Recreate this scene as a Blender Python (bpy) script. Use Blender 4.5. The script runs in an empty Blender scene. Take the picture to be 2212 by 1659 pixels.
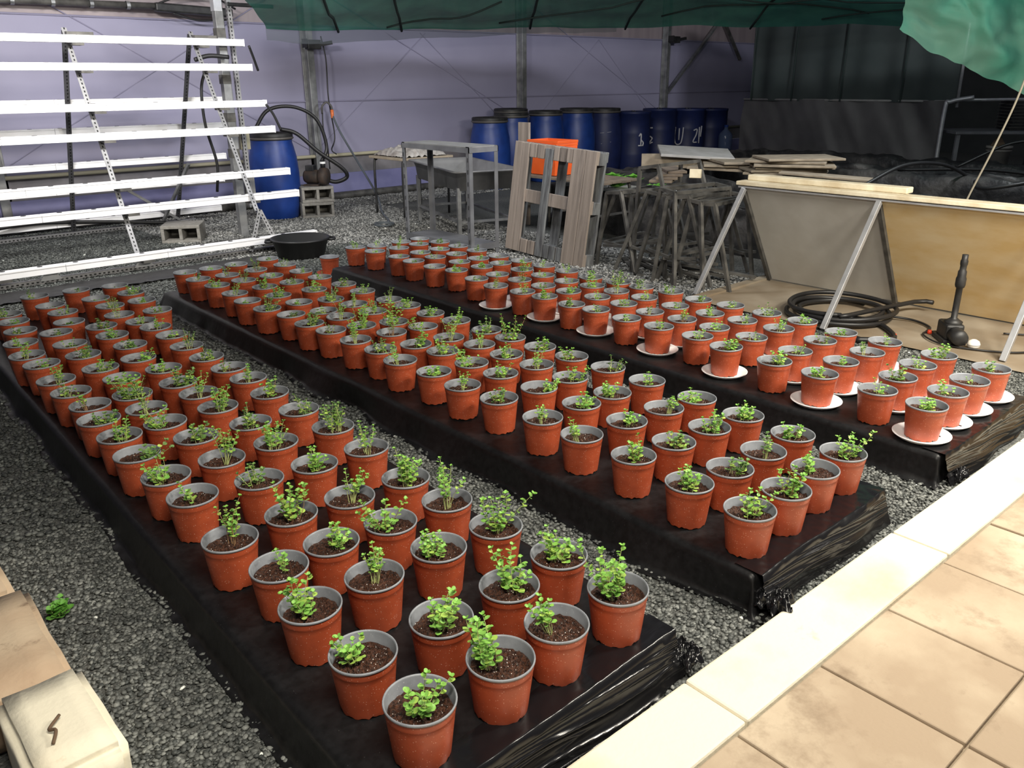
import bpy, bmesh, math, random
import numpy as np
from mathutils import Vector, Matrix, noise
S = bpy.context.scene
COL = S.collection
pi = math.pi
# ---------------------------------------------------------------- camera
def look_matrix(pitch, roll, heading, z):
    rt = Vector((1, 0, 0)); up = Vector((0, math.sin(pitch), math.cos(pitch))); fw = Vector((0, math.cos(pitch), -math.sin(pitch)))
    cr, sr = math.cos(roll), math.sin(roll)
    r2 = rt * cr + up * sr; u2 = rt * -sr + up * cr
    R = Matrix.Rotation(-heading, 3, 'Z')
    m = Matrix((R @ r2, R @ u2, R @ -fw)).transposed().to_4x4()
    m.translation = (0, 0, z)
    return m
cd = bpy.data.cameras.new('camera'); cam = bpy.data.objects.new('camera', cd); COL.objects.link(cam)
cd.sensor_fit = 'HORIZONTAL'; cd.sensor_width = 36; cd.lens = 36 * 1770 / 2212
cd.clip_start = 0.05; cd.clip_end = 200
cam.matrix_world = look_matrix(0.353656, -0.008444, math.radians(42), 1.60)
S.camera = cam
# ---------------------------------------------------------------- light
S.view_settings.view_transform = 'Standard'; S.view_settings.look = 'None'
S.view_settings.exposure = 0.0; S.view_settings.gamma = 1; S.view_settings.use_curve_mapping = False
W = bpy.data.worlds.new('night'); S.world = W; W.use_nodes = True
W.node_tree.nodes['Background'].inputs[0].default_value = (0.62, 0.66, 0.8, 1)
W.node_tree.nodes['Background'].inputs[1].default_value = 0.10
def lamp(name, loc, target, power, col, sx, sy, spread=180):
    l = bpy.data.lights.new(name, 'AREA'); l.shape = 'RECTANGLE'; l.size = sx; l.size_y = sy
    l.energy = power; l.color = col; l.spread = math.radians(spread)
    o = bpy.data.objects.new(name, l); COL.objects.link(o); o.location = loc
    o.rotation_euler = (Vector(target) - Vector(loc)).to_track_quat('-Z', 'Y').to_euler()
    return o
WARM = (1, 0.93, 0.80); NEUT = (1, 0.97, 0.92)
lamp('path_lamp', (0.5, 0.2, 2.75), (1.4, 2.4, 0), 105, WARM, 1.0, 0.2)
lamp('path_lamp', (3.3, 0.15, 2.75), (3.3, 2.0, 0), 105, WARM, 1.0, 0.2)
lamp('path_lamp', (4.3, -0.3, 2.5), (5.6, 2.2, 0.3), 170, WARM, 1.0, 0.3)
lamp('unseen_lamp', (1.4, 6.3, 3.1), (2.9, 9.6, 1.0), 120, NEUT, 1.0, 0.3, 130)
lamp('unseen_lamp', (4.6, 4.6, 3.3), (7.2, 9.6, 0.8), 105, (0.95, 0.96, 1), 1.0, 0.3)  # added to brighten the drums and back wall; no such lamp known
lamp('unseen_lamp', (9.6, 2.4, 3.6), (10.8, 7.0, 0.8), 150, (0.96, 0.97, 1), 1.0, 0.3)  # added only to lift the dark curtain and tanks at the right back
# ---------------------------------------------------------------- materials
def mat(name, c, rough=0.6, c2=None, scale=8, metal=0.0, bump=0.0, bscale=60, spec=0.5, detail=4, lo=0.35, hi=0.65, alpha=None, stretch=None, trans=0.0, sheen=None, spots=None, bdist=0.004, dirt=None, rnd=False):
    m = bpy.data.materials.new(name); m.use_nodes = True
    nt = m.node_tree; N = nt.nodes; L = nt.links; b = N['Principled BSDF']
    b.inputs['Base Color'].default_value = (*c, 1); b.inputs['Roughness'].default_value = rough
    b.inputs['Metallic'].default_value = metal; b.inputs['Specular IOR Level'].default_value = spec
    tc = N.new('ShaderNodeTexCoord'); src = tc.outputs['Object']
    if rnd:     # every stone its own part of the pattern
        oi = N.new('ShaderNodeObjectInfo'); va = N.new('ShaderNodeVectorMath'); va.operation = 'SCALE'; va.inputs[0].default_value = (37, 53, 11); L.new(oi.outputs['Random'], va.inputs['Scale'])
        vb = N.new('ShaderNodeVectorMath'); vb.operation = 'ADD'; L.new(src, vb.inputs[0]); L.new(va.outputs[0], vb.inputs[1]); src = vb.outputs[0]
    if stretch:
        mp = N.new('ShaderNodeMapping'); mp.inputs['Scale'].default_value = stretch; L.new(src, mp.inputs['Vector']); src = mp.outputs[0]
    colout = None
    if c2:
        n = N.new('ShaderNodeTexNoise'); n.inputs['Scale'].default_value = scale; n.inputs['Detail'].default_value = detail; L.new(src, n.inputs['Vector'])
        r = N.new('ShaderNodeMapRange'); r.inputs[1].default_value = lo; r.inputs[2].default_value = hi; L.new(n.outputs['Fac'], r.inputs[0])
        x = N.new('ShaderNodeMix'); x.data_type = 'RGBA'; x.inputs['A'].default_value = (*c, 1); x.inputs['B'].default_value = (*c2, 1); L.new(r.outputs[0], x.inputs['Factor'])
        colout = x.outputs['Result']
    if spots:
        sc, th, thick, col = spots[:4]
        v = N.new('ShaderNodeTexVoronoi'); v.inputs['Scale'].default_value = sc; L.new(tc.outputs['Object'], v.inputs['Vector'])
        q = N.new('ShaderNodeMapRange'); q.inputs[1].default_value = th; q.inputs[2].default_value = th - thick; L.new(v.outputs['Distance'], q.inputs[0])
        wn = N.new('ShaderNodeMath'); wn.operation = 'MULTIPLY'
        sep = N.new('ShaderNodeSeparateColor'); L.new(v.outputs['Color'], sep.inputs[0])
        gt = N.new('ShaderNodeMath'); gt.operation = 'GREATER_THAN'; gt.inputs[1].default_value = spots[4] if len(spots) > 4 else 0.6; L.new(sep.outputs[0], gt.inputs[0])
        L.new(q.outputs[0], wn.inputs[0]); L.new(gt.outputs[0], wn.inputs[1])
        y = N.new('ShaderNodeMix'); y.data_type = 'RGBA'; y.inputs['A'].default_value = (*c, 1); y.inputs['B'].default_value = (*col, 1)
        if colout: L.new(colout, y.inputs['A'])
        L.new(wn.outputs[0], y.inputs['Factor']); colout = y.outputs['Result']
    if dirt:
        for (sc, lo2, hi2, col) in dirt:
            n = N.new('ShaderNodeTexNoise'); n.inputs['Scale'].default_value = sc; n.inputs['Detail'].default_value = 9; n.inputs['Roughness'].default_value = 0.68; L.new(src, n.inputs['Vector'])
            r = N.new('ShaderNodeMapRange'); r.inputs[1].default_value = lo2; r.inputs[2].default_value = hi2; L.new(n.outputs['Fac'], r.inputs[0])
            y = N.new('ShaderNodeMix'); y.data_type = 'RGBA'; y.inputs['B'].default_value = (*col, 1)
            if colout: L.new(colout, y.inputs['A'])
            else: y.inputs['A'].default_value = (*c, 1)
            L.new(r.outputs[0], y.inputs['Factor']); colout = y.outputs['Result']
    if colout: L.new(colout, b.inputs['Base Color'])
    if bump:
        n2 = N.new('ShaderNodeTexNoise'); n2.inputs['Scale'].default_value = bscale; n2.inputs['Detail'].default_value = 5; L.new(src, n2.inputs['Vector'])
        bp = N.new('ShaderNodeBump'); bp.inputs['Strength'].default_value = bump; bp.inputs['Distance'].default_value = bdist
        L.new(n2.outputs['Fac'], bp.inputs['Height']); L.new(bp.outputs[0], b.inputs['Normal'])
    if trans: b.inputs['Transmission Weight'].default_value = trans
    if alpha is not None or sheen == 'net':
        out = N['Material Output']
        if sheen == 'net':      # thin cloth: some light passes, small pores stay open
            t = N.new('ShaderNodeBsdfTranslucent'); t.inputs[0].default_value = (*c, 1)
            if colout: L.new(colout, t.inputs[0])
            m1 = N.new('ShaderNodeMixShader'); m1.inputs[0].default_value = 0.45; L.new(b.outputs[0], m1.inputs[1]); L.new(t.outputs[0], m1.inputs[2])
            so = m1.outputs[0]
        else: so = b.outputs[0]
        if alpha is not None and alpha < 1:
            tr = N.new('ShaderNodeBsdfTransparent'); m2 = N.new('ShaderNodeMixShader'); m2.inputs[0].default_value = alpha
            L.new(tr.outputs[0], m2.inputs[1]); L.new(so, m2.inputs[2]); so = m2.outputs[0]
        L.new(so, out.inputs['Surface'])
    return m
M = {}
M['terra'] = mat('terracotta_plastic', (0.385, 0.073, 0.028), 0.4, (0.33, 0.06, 0.023), 25, bump=0.08, bscale=300, spots=(210, 0.24, 0.1, (0.75, 0.45, 0.34), 0.76))
M['potgrey'] = mat('grey_plastic', (0.25, 0.265, 0.29), 0.45, (0.185, 0.195, 0.215), 22, spots=(220, 0.22, 0.1, (0.5, 0.5, 0.52), 0.86), bump=0.1, bscale=400)
M['soil'] = mat('wet_potting_soil', (0.014, 0.006, 0.0035), 0.36, (0.095, 0.034, 0.016), 150, bump=1.0, bscale=330, bdist=0.006, spec=0.45, spots=(170, 0.26, 0.08, (0.95, 0.9, 0.84), 0.80))  # pale spots: perlite specks, with wet glints painted in too
M['leaf'] = mat('leaf', (0.155, 0.37, 0.065), 0.5, (0.26, 0.49, 0.09), 45, spec=0.35)
M['leafy'] = mat('young_leaf', (0.48, 0.61, 0.14), 0.5, (0.22, 0.44, 0.06), 45, spec=0.35)
M['leafd'] = mat('dull_leaf', (0.10, 0.21, 0.06), 0.55, (0.17, 0.29, 0.08), 45, spec=0.3)
M['stem'] = mat('pale_stem', (0.52, 0.57, 0.24), 0.55, (0.42, 0.48, 0.17), 60)
M['stemr'] = mat('reddish_stem', (0.34, 0.20, 0.10), 0.6)
M['black'] = mat('black_plastic_sheet', (0.005, 0.005, 0.0055), 0.45, bump=0.2, bscale=28, spec=0.3, bdist=0.006, c2=(0.010, 0.010, 0.011), scale=40, spots=(150, 0.10, 0.05, (0.25, 0.25, 0.25), 0.93))
M['blackshine'] = mat('shiny_black_film', (0.006, 0.006, 0.007), 0.22, bump=0.1, bscale=14, spec=0.42, bdist=0.006, stretch=(1, 5, 5))
M['liner'] = mat('dusty_pond_liner', (0.018, 0.018, 0.019), 0.45, (0.10, 0.095, 0.09), 3.5, bump=0.6, bscale=9, bdist=0.03, lo=0.45, hi=0.75)
M['saucer'] = mat('white_plastic', (0.92, 0.92, 0.92), 0.35)
M['gutter'] = mat('white_pvc', (0.88, 0.88, 0.90), 0.35, (0.84, 0.84, 0.85), 6)
M['film'] = mat('lavender_film', (0.34, 0.33, 0.46), 0.5, (0.285, 0.275, 0.395), 0.8, bump=0.12, bscale=5, bdist=0.02, spec=0.4, lo=0.3, hi=0.7)
M['filmtop'] = mat('misted_film', (0.30, 0.25, 0.265), 0.4, (0.40, 0.335, 0.345), 1.6, stretch=(3, 3, 0.25), lo=0.4, hi=0.75, spec=0.5)
M['filmblue'] = mat('blue_tarp', (0.23, 0.23, 0.42), 0.6, (0.18, 0.18, 0.36), 3, bump=0.2, bscale=12)
M['filmgrey'] = mat('grey_skirt', (0.24, 0.23, 0.25), 0.7, (0.17, 0.16, 0.17), 4)
M['galv'] = mat('galvanised_steel', (0.35, 0.355, 0.36), 0.45, (0.20, 0.205, 0.21), 7, metal=0.6, bump=0.1)
M['alu'] = mat('aluminium', (0.52, 0.53, 0.55), 0.4, (0.42, 0.43, 0.45), 12, metal=0.55)
M['dmetal'] = mat('dark_metal', (0.06, 0.058, 0.055), 0.55, (0.13, 0.125, 0.115), 10, metal=0.2, bump=0.2)
M['grey'] = mat('grey_painted_steel', (0.19, 0.195, 0.21), 0.5, (0.13, 0.133, 0.145), 6, metal=0.15)
M['greytop'] = mat('dusty_grey_top', (0.26, 0.26, 0.255), 0.6, (0.19, 0.19, 0.19), 6)
M['steel'] = mat('stainless_sink', (0.27, 0.27, 0.275), 0.4, (0.19, 0.19, 0.195), 5, metal=0.2)
M['drum'] = mat('blue_drum_plastic', (0.012, 0.05, 0.26), 0.42, (0.009, 0.035, 0.19), 6, bump=0.1, bscale=20)
M['drumd'] = mat('dark_blue_drum_plastic', (0.012, 0.022, 0.10), 0.5, (0.010, 0.017, 0.075), 6, bump=0.1, bscale=20)
M['lid'] = mat('black_lid', (0.012, 0.012, 0.013), 0.5, (0.03, 0.03, 0.03), 12)
M['ring'] = mat('lid_clamp_ring', (0.16, 0.15, 0.14), 0.45, metal=0.5)
M['rubber'] = mat('black_rubber', (0.014, 0.014, 0.015), 0.45)
M['greyhose'] = mat('grey_hose', (0.10, 0.115, 0.13), 0.5)
M['block'] = mat('concrete_block', (0.27, 0.26, 0.24), 0.9, (0.20, 0.19, 0.17), 30, bump=0.6, bscale=120)
M['rust'] = mat('rusty_pump', (0.07, 0.045, 0.032), 0.7, (0.035, 0.03, 0.028), 14, bump=0.3)
M['wood'] = mat('weathered_wood', (0.37, 0.31, 0.265), 0.85, (0.20, 0.165, 0.14), 3.5, stretch=(6, 6, 0.45), bump=0.5, bscale=25, lo=0.3, hi=0.75, rnd=True, dirt=[(1.6, 0.52, 0.70, (0.085, 0.072, 0.065))])
M['woodd'] = mat('dark_weathered_wood', (0.20, 0.21, 0.215), 0.85, (0.08, 0.08, 0.085), 7, stretch=(5, 5, 0.7), bump=0.5, bscale=25)
M['plank'] = mat('plank_wood', (0.19, 0.15, 0.11), 0.85, (0.12, 0.095, 0.075), 9, bump=0.4, bscale=25)
M['orange'] = mat('orange_plastic', (0.80, 0.125, 0.02), 0.45, (0.72, 0.10, 0.018), 6)
M['cream'] = mat('cream_foam', (0.80, 0.74, 0.58), 0.8, (0.62, 0.53, 0.37), 7, bump=0.4, bscale=40)
M['foam'] = mat('pale_foam_board', (0.52, 0.51, 0.50), 0.8, (0.42, 0.41, 0.39), 6, bump=0.2)
M['board'] = mat('tan_board', (0.40, 0.335, 0.25), 0.85, (0.29, 0.24, 0.18), 8, bump=0.3)
M['panw'] = mat('grey_white_panel', (0.62, 0.61, 0.575), 0.55, (0.54, 0.525, 0.485), 4, spec=0.4)
M['pant'] = mat('tan_panel', (0.66, 0.47, 0.22), 0.55, (0.74, 0.59, 0.36), 3.5, stretch=(1, 1, 2.5), spec=0.4)
M['slab'] = mat('stained_concrete', (0.20, 0.15, 0.095), 0.75, (0.33, 0.285, 0.22), 2.4, bump=0.2, bscale=40, lo=0.3, hi=0.7)
M['lime'] = mat('limestone', (0.74, 0.69, 0.55), 0.8, (0.58, 0.50, 0.36), 3.2, bump=0.35, bscale=70, lo=0.48, hi=0.75, rnd=True, dirt=[(5, 0.62, 0.78, (0.42, 0.32, 0.20)), (9, 0.70, 0.78, (0.16, 0.10, 0.06))])
M['limeb'] = mat('brown_limestone', (0.42, 0.30, 0.20), 0.85, (0.52, 0.41, 0.29), 4.5, bump=0.4, bscale=70, rnd=True, dirt=[(7, 0.62, 0.76, (0.17, 0.11, 0.07))])
M['tile'] = mat('sandstone_paver', (0.36, 0.275, 0.19), 0.85, (0.54, 0.45, 0.33), 3.0, bump=0.3, bscale=80, lo=0.42, hi=0.75, rnd=True, dirt=[(4, 0.52, 0.72, (0.24, 0.175, 0.115)), (10, 0.68, 0.78, (0.13, 0.09, 0.06))])
M['joint'] = mat('sandy_joint', (0.24, 0.19, 0.13), 0.95)
M['net'] = mat('green_shade_net', (0.065, 0.27, 0.205), 0.7, (0.042, 0.19, 0.16), 3, alpha=0.90, sheen='net', bump=0.3, bscale=15)
M['netb'] = mat('bright_green_net', (0.10, 0.42, 0.30), 0.7, (0.16, 0.36, 0.27), 2.2, alpha=0.92, sheen='net', bump=0.3, bscale=8, bdist=0.03)
M['netlow'] = mat('thin_grey_net', (0.11, 0.13, 0.145), 0.7, alpha=0.55, sheen='net')
M['netd'] = mat('dark_curtain_net', (0.06, 0.08, 0.079), 0.85, (0.08, 0.10, 0.098), 2, alpha=0.97, sheen='net')
M['clear'] = mat('dark_clear_sheet', (0.10, 0.098, 0.10), 0.55, (0.055, 0.053, 0.055), 1.2, bump=0.4, bscale=3, bdist=0.05, alpha=0.92)
M['wire'] = mat('film_tone_line', (0.27, 0.26, 0.37), 0.7)  # near the film's own colour, keeps seams and brace wires faint
M['cord'] = mat('dark_green_cord', (0.008, 0.020, 0.018), 0.8)
M['rope'] = mat('pale_rope', (0.42, 0.38, 0.30), 0.8)
M['card'] = mat('cardboard', (0.17, 0.12, 0.08), 0.9, (0.12, 0.085, 0.06), 6)
M['bucket'] = mat('dirty_white_bucket', (0.30, 0.28, 0.26), 0.6)
M['beige'] = mat('beige_box', (0.45, 0.42, 0.30), 0.6)
M['water'] = mat('clear_bottle', (0.12, 0.17, 0.30), 0.15, alpha=0.6)
M['lettuce'] = mat('lettuce', (0.09, 0.30, 0.03), 0.6, (0.15, 0.40, 0.05), 12)
M['weed'] = mat('weed', (0.08, 0.25, 0.03), 0.6, (0.14, 0.36, 0.05), 30)
M['sack'] = mat('crumpled_white_sack', (0.46, 0.44, 0.42), 0.7, (0.30, 0.27, 0.25), 14, bump=0.7, bscale=18, bdist=0.02)
M['red'] = mat('red_cap', (0.75, 0.06, 0.02), 0.4)
M['ocap'] = mat('orange_connector', (0.80, 0.20, 0.06), 0.4)
M['paint'] = mat('white_paint', (0.62, 0.62, 0.66), 0.7)
M['twig'] = mat('twig', (0.12, 0.075, 0.045), 0.9)
M['white'] = mat('white_ball', (0.85, 0.80, 0.72), 0.6)
M['ceil'] = mat('roof_film', (0.34, 0.34, 0.38), 0.6)
M['slot'] = None
def slotted(name, c):
    m = mat(name, c, 0.5, (c[0] * .7, c[1] * .7, c[2] * .7), 9, metal=0.4)
    nt = m.node_tree; N = nt.nodes; L = nt.links; b = N['Principled BSDF']
    tc = N.new('ShaderNodeTexCoord'); sp = N.new('ShaderNodeSeparateXYZ'); L.new(tc.outputs['Object'], sp.inputs[0])
    def mth(op, a, bval):
        n = N.new('ShaderNodeMath'); n.operation = op
        L.new(a, n.inputs[0]) if not isinstance(a, float) else None
        if isinstance(bval, float): n.inputs[1].default_value = bval
        else: L.new(bval, n.inputs[1])
        return n.outputs[0]
    fz = mth('LESS_THAN', mth('FRACT', mth('MULTIPLY', sp.outputs['Z'], 26.0), 0.0), 0.5)
    ax = mth('LESS_THAN', mth('ABSOLUTE', mth('SUBTRACT', mth('MAXIMUM', sp.outputs['X'], sp.outputs['Y']), 0.021), 0.0), 0.006)
    hole = mth('MULTIPLY', fz, ax)
    x = N.new('ShaderNodeMix'); x.data_type = 'RGBA'; x.inputs['B'].default_value = (0.012, 0.012, 0.012, 1)
    old = b.inputs['Base Color'].links[0].from_socket; L.new(old, x.inputs['A']); L.new(hole, x.inputs['Factor']); L.new(x.outputs['Result'], b.inputs['Base Color'])
    return m
M['slotl'] = slotted('slotted_angle', (0.34, 0.34, 0.35))
M['slotd'] = slotted('dark_slotted_angle', (0.10, 0.10, 0.11))
# ---------------------------------------------------------------- mesh helpers
def ob(name, me, parent=None):
    o = bpy.data.objects.new(name, me); COL.objects.link(o)
    if parent is not None: o.parent = parent
    return o
def tag(o, label=None, cat=None, group=None, kind=None):
    if label: o['label'] = label
    if cat: o['category'] = cat
    if group: o['group'] = group
    if kind: o['kind'] = kind
    return o
def thing(name, loc, label, cat, group=None, rz=0):
    o = ob(name, None); o.location = loc; o.rotation_euler = (0, 0, rz); o.empty_display_size = 0.1
    return tag(o, label, cat, group)
class MB:
    def __init__(s): s.v = []; s.f = []
    def add(s, vs, fs):
        k = len(s.v); s.v += [tuple(p) for p in vs]; s.f += [tuple(i + k for i in q) for q in fs]; return s
    def box(s, c, d, R=None):
        hx, hy, hz = d[0] / 2, d[1] / 2, d[2] / 2
        p = [Vector((x, y, z)) for x in (-hx, hx) for y in (-hy, hy) for z in (-hz, hz)]
        if R is not None: p = [R @ q for q in p]
        return s.add([q + Vector(c) for q in p], [(0, 1, 3, 2), (4, 6, 7, 5), (0, 4, 5, 1), (2, 3, 7, 6), (0, 2, 6, 4), (1, 5, 7, 3)])
    def bb(s, a, b): return s.box([(a[i] + b[i]) / 2 for i in range(3)], [abs(b[i] - a[i]) for i in range(3)])
    def bar(s, a, b, w, h, up=(0, 0, 1)):
        a = Vector(a); b = Vector(b); d = (b - a); l = d.length; d.normalize(); u = Vector(up)
        if abs(d.dot(u)) > 0.98: u = Vector((0, 1, 0))
        x = d.cross(u).normalized(); y = x.cross(d).normalized()
        return s.box((a + b) / 2, (w, h, l), Matrix((x, y, d)).transposed())
    def tube(s, pts, r, n=8, cap=True):
        pts = [Vector(p) for p in pts]; k = len(pts); rs = r if isinstance(r, (list, tuple)) else [r] * k
        vs = []; prev = None
        for i, p in enumerate(pts):
            d = (pts[min(i + 1, k - 1)] - pts[max(i - 1, 0)]); d.normalize() if d.length > 1e-9 else None
            if prev is None:
                x = d.cross(Vector((0.31, 0.2, 0.93)))
                if x.length < 0.1: x = d.cross(Vector((1, 0, 0)))
            else: x = prev - d * prev.dot(d)
            x.normalize(); prev = x; y = d.cross(x)
            vs += [p + (x * math.cos(2 * pi * j / n) + y * math.sin(2 * pi * j / n)) * rs[i] for j in range(n)]
        fs = [(i * n + j, i * n + (j + 1) % n, (i + 1) * n + (j + 1) % n, (i + 1) * n + j) for i in range(k - 1) for j in range(n)]
        if cap: fs += [tuple(reversed(range(n))), tuple(range((k - 1) * n, k * n))]
        return s.add(vs, fs)
    def lathe(s, prof, n=32, c=(0, 0, 0), R=None, capb=False, capt=False):
        vs = []
        for r, z in prof:
            for j in range(n):
                q = Vector((r * math.cos(2 * pi * j / n), r * math.sin(2 * pi * j / n), z))
                if R is not None: q = R @ q
                vs.append(q + Vector(c))
        fs = [(i * n + j, i * n + (j + 1) % n, (i + 1) * n + (j + 1) % n, (i + 1) * n + j) for i in range(len(prof) - 1) for j in range(n)]
        if capb: fs.append(tuple(reversed(range(n))))
        if capt: fs.append(tuple(range((len(prof) - 1) * n, len(prof) * n)))
        return s.add(vs, fs)
    def grid(s, nu, nv, fn):
        vs = [fn(i / (nu - 1), j / (nv - 1)) for i in range(nu) for j in range(nv)]
        fs = [(i * nv + j, (i + 1) * nv + j, (i + 1) * nv + j + 1, i * nv + j + 1) for i in range(nu - 1) for j in range(nv - 1)]
        return s.add(vs, fs)
    def build(s, name, m, parent=None, smooth=False, bevel=0, solid=0, origin=None, sub=0):
        me = bpy.data.meshes.new(name)
        o_ = origin if origin is not None else ((0, 0, 0))
        me.from_pydata([(p[0] - o_[0], p[1] - o_[1], p[2] - o_[2]) for p in s.v], [], s.f); me.update()
        me.materials.append(M[m] if isinstance(m, str) else m)
        if smooth: me.polygons.foreach_set('use_smooth', [True] * len(me.polygons))
        o = ob(name, me, parent)
        if bevel:
            b = o.modifiers.new('bevel', 'BEVEL'); b.width = bevel; b.segments = 2; b.limit_method = 'ANGLE'; b.angle_limit = 0.6
        if solid:
            b = o.modifiers.new('solid', 'SOLIDIFY'); b.thickness = solid; b.offset = 0
        if sub:
            b = o.modifiers.new('sub', 'SUBSURF'); b.levels = sub; b.render_levels = sub
        return o
def nz(x, y, z=0.0, s=1.0): return noise.noise(Vector((x * s, y * s, z * s)))
def bez(pts, n=10):
    P = [Vector(p) for p in pts]; out = []
    Q = [P[0] * 2 - P[1]] + P + [P[-1] * 2 - P[-2]]
    for i in range(1, len(Q) - 2):
        for k in range(n):
            t = k / n; a, b, c, d = Q[i - 1], Q[i], Q[i + 1], Q[i + 2]
            out.append(0.5 * ((2 * b) + (c - a) * t + (2 * a - 5 * b + 4 * c - d) * t * t + (3 * b - a - 3 * c + d) * t ** 3))
    out.append(P[-1]); return out
def slotbar(name, a, b, m, parent, org, w=0.04, t=0.004, face=(0, -1, 0)):
    """slotted L-angle, its own z axis along its length"""
    a = Vector(a); b = Vector(b); d = (b - a); l = d.length; d.normalize()
    fx = Vector(face); y = (fx - d * fx.dot(d)).normalized() * -1; x = y.cross(d)
    mb = MB(); mb.bb((0, 0, 0), (w, t, l)); mb.bb((0, t, 0), (t, w, l))
    o = mb.build(name, m, parent)
    mm = Matrix((x, y, d)).transposed().to_4x4(); mm.translation = a - Vector(org); o.matrix_local = mm
    return o
def W2(root): return tuple(root.location)
# ================================================================ SETTING
mb = MB(); mb.grid(2, 2, lambda u, v: (-4 + 26 * u, -3 + 15.5 * v, 0))
fl = mb.build('floor', mat('gravel_ground', (0.060, 0.064, 0.060), 0.8, (0.16, 0.165, 0.155), 55, bump=1.0, bscale=70, bdist=0.02, detail=6, spots=(60, 0.30, 0.2, (0.30, 0.30, 0.28), 0.7)))
tag(fl, kind='structure')
# gravel stones (nobody could count them)
def gravel(name, label, rects, dens, size, shade, seed):
    rng = np.random.default_rng(seed)
    t = (1 + 5 ** .5) / 2
    ico = np.array([(-1, t, 0), (1, t, 0), (-1, -t, 0), (1, -t, 0), (0, -1, t), (0, 1, t), (0, -1, -t), (0, 1, -t), (t, 0, -1), (t, 0, 1), (-t, 0, -1), (-t, 0, 1)], float) / 1.902
    F = np.array([(0, 11, 5), (0, 5, 1), (0, 1, 7), (0, 7, 10), (0, 10, 11), (1, 5, 9), (5, 11, 4), (11, 10, 2), (10, 7, 6), (7, 1, 8), (3, 9, 4), (3, 4, 2), (3, 2, 6), (3, 6, 8), (3, 8, 9), (4, 9, 5), (2, 4, 11), (6, 2, 10), (8, 6, 7), (9, 8, 1)])
    P = []; Z = []
    for (x0, y0, x1, y1) in rects:
        n = int((x1 - x0) * (y1 - y0) * dens); P.append(np.stack([rng.uniform(x0, x1, n), rng.uniform(y0, y1, n)], 1))
    P = np.concatenate(P); n = len(P)
    sz = size * rng.uniform(0.55, 1.35, n)
    sc = np.stack([sz, sz * rng.uniform(0.65, 1, n), sz * rng.uniform(0.35, 0.6, n)], 1)
    a = rng.uniform(0, 2 * np.pi, n); tl = rng.uniform(-0.6, 0.6, n)
    V = ico[None] * sc[:, None] * rng.uniform(0.8, 1.15, (n, 12, 1))
    x, y, z = V[..., 0], V[..., 1], V[..., 2]
    ct, st = np.cos(tl)[:, None], np.sin(tl)[:, None]; y, z = y * ct - z * st, y * st + z * ct
    ca, sa = np.cos(a)[:, None], np.sin(a)[:, None]; x, y = x * ca - y * sa, x * sa + y * ca
    V = np.stack([x + P[:, :1], y + P[:, 1:], z + (sz * rng.uniform(0.15, 0.75, n))[:, None]], -1).reshape(-1, 3)
    FF = (F[None] + (np.arange(n) * 12)[:, None, None]).reshape(-1, 3)
    me = bpy.data.meshes.new(name); me.vertices.add(len(V)); me.vertices.foreach_set('co', V.ravel())
    me.loops.add(FF.size); me.loops.foreach_set('vertex_index', FF.ravel().astype(np.int32))
    me.polygons.add(len(FF)); me.polygons.foreach_set('loop_start', np.arange(0, FF.size, 3, dtype=np.int32))
    g = rng.uniform(0, 1, n) ** 1.6; g[rng.uniform(0, 1, n) < 0.0012] = 5; at = me.attributes.new('tint', 'FLOAT', 'POINT'); at.data.foreach_set('value', np.repeat(g, 12).astype(np.float32))
    me.update()
    m = mat('stone_' + name, (0.1, 0.1, 0.1), 0.55, bump=0.3, bscale=200); N = m.node_tree.nodes; L = m.node_tree.links
    at = N.new('ShaderNodeAttribute'); at.attribute_name = 'tint'; x = N.new('ShaderNodeMix'); x.data_type = 'RGBA'
    x.clamp_factor = False; x.inputs['A'].default_value = (*shade[0], 1); x.inputs['B'].default_value = (*shade[1], 1)
    L.new(at.outputs['Fac'], x.inputs['Factor']); L.new(x.outputs['Result'], N['Principled BSDF'].inputs['Base Color'])
    me.materials.append(m)
    return tag(ob(name, me), label, 'gravel', kind='stuff')
DK = ((0.033, 0.037, 0.036), (0.155, 0.165, 0.155)); LT = ((0.09, 0.092, 0.09), (0.42, 0.42, 0.40))
gravel('dark_gravel', 'dark grey crushed gravel between the black covered beds and the kerb',
       [(0.30, 1.04, 0.80, 3.2), (0.05, 1.04, 0.3, 1.9), (1.55, 1.04, 2.2, 3.2), (2.8, 1.04, 3.5, 3.0), (0.8, 1.04, 1.6, 1.16), (2.1, 1.04, 2.9, 1.16), (3.4, 1.04, 4.4, 1.16), (4.3, 1.0, 5.15, 2.4)], 9500, 0.0085, ((0.045, 0.050, 0.048), (0.235, 0.245, 0.23)), 3)  # near stones tinted lighter: the lamps' falloff is painted into their colour
gravel('dark_gravel', 'dark grey crushed gravel around the far half of the beds',
       [(0.2, 3.2, 0.85, 7.8), (1.6, 3.2, 2.2, 6.4), (2.8, 3.0, 3.6, 6.4), (4.3, 2.4, 5.15, 5.0), (0.85, 6.15, 4.6, 7.6), (0.85, 7.6, 3.2, 10.7)], 3600, 0.0115, DK, 5)
gravel('pale_gravel', 'pale grey gravel on the back floor by the blue drum, cart and trestles',
       [(4.35, 5.0, 6.3, 6.4), (4.6, 6.4, 6.4, 9.8), (5.15, 3.6, 6.2, 5.0), (3.2, 7.6, 4.6, 10.7), (4.6, 9.8, 9, 10.7)], 2600, 0.0135, LT, 7)
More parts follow.
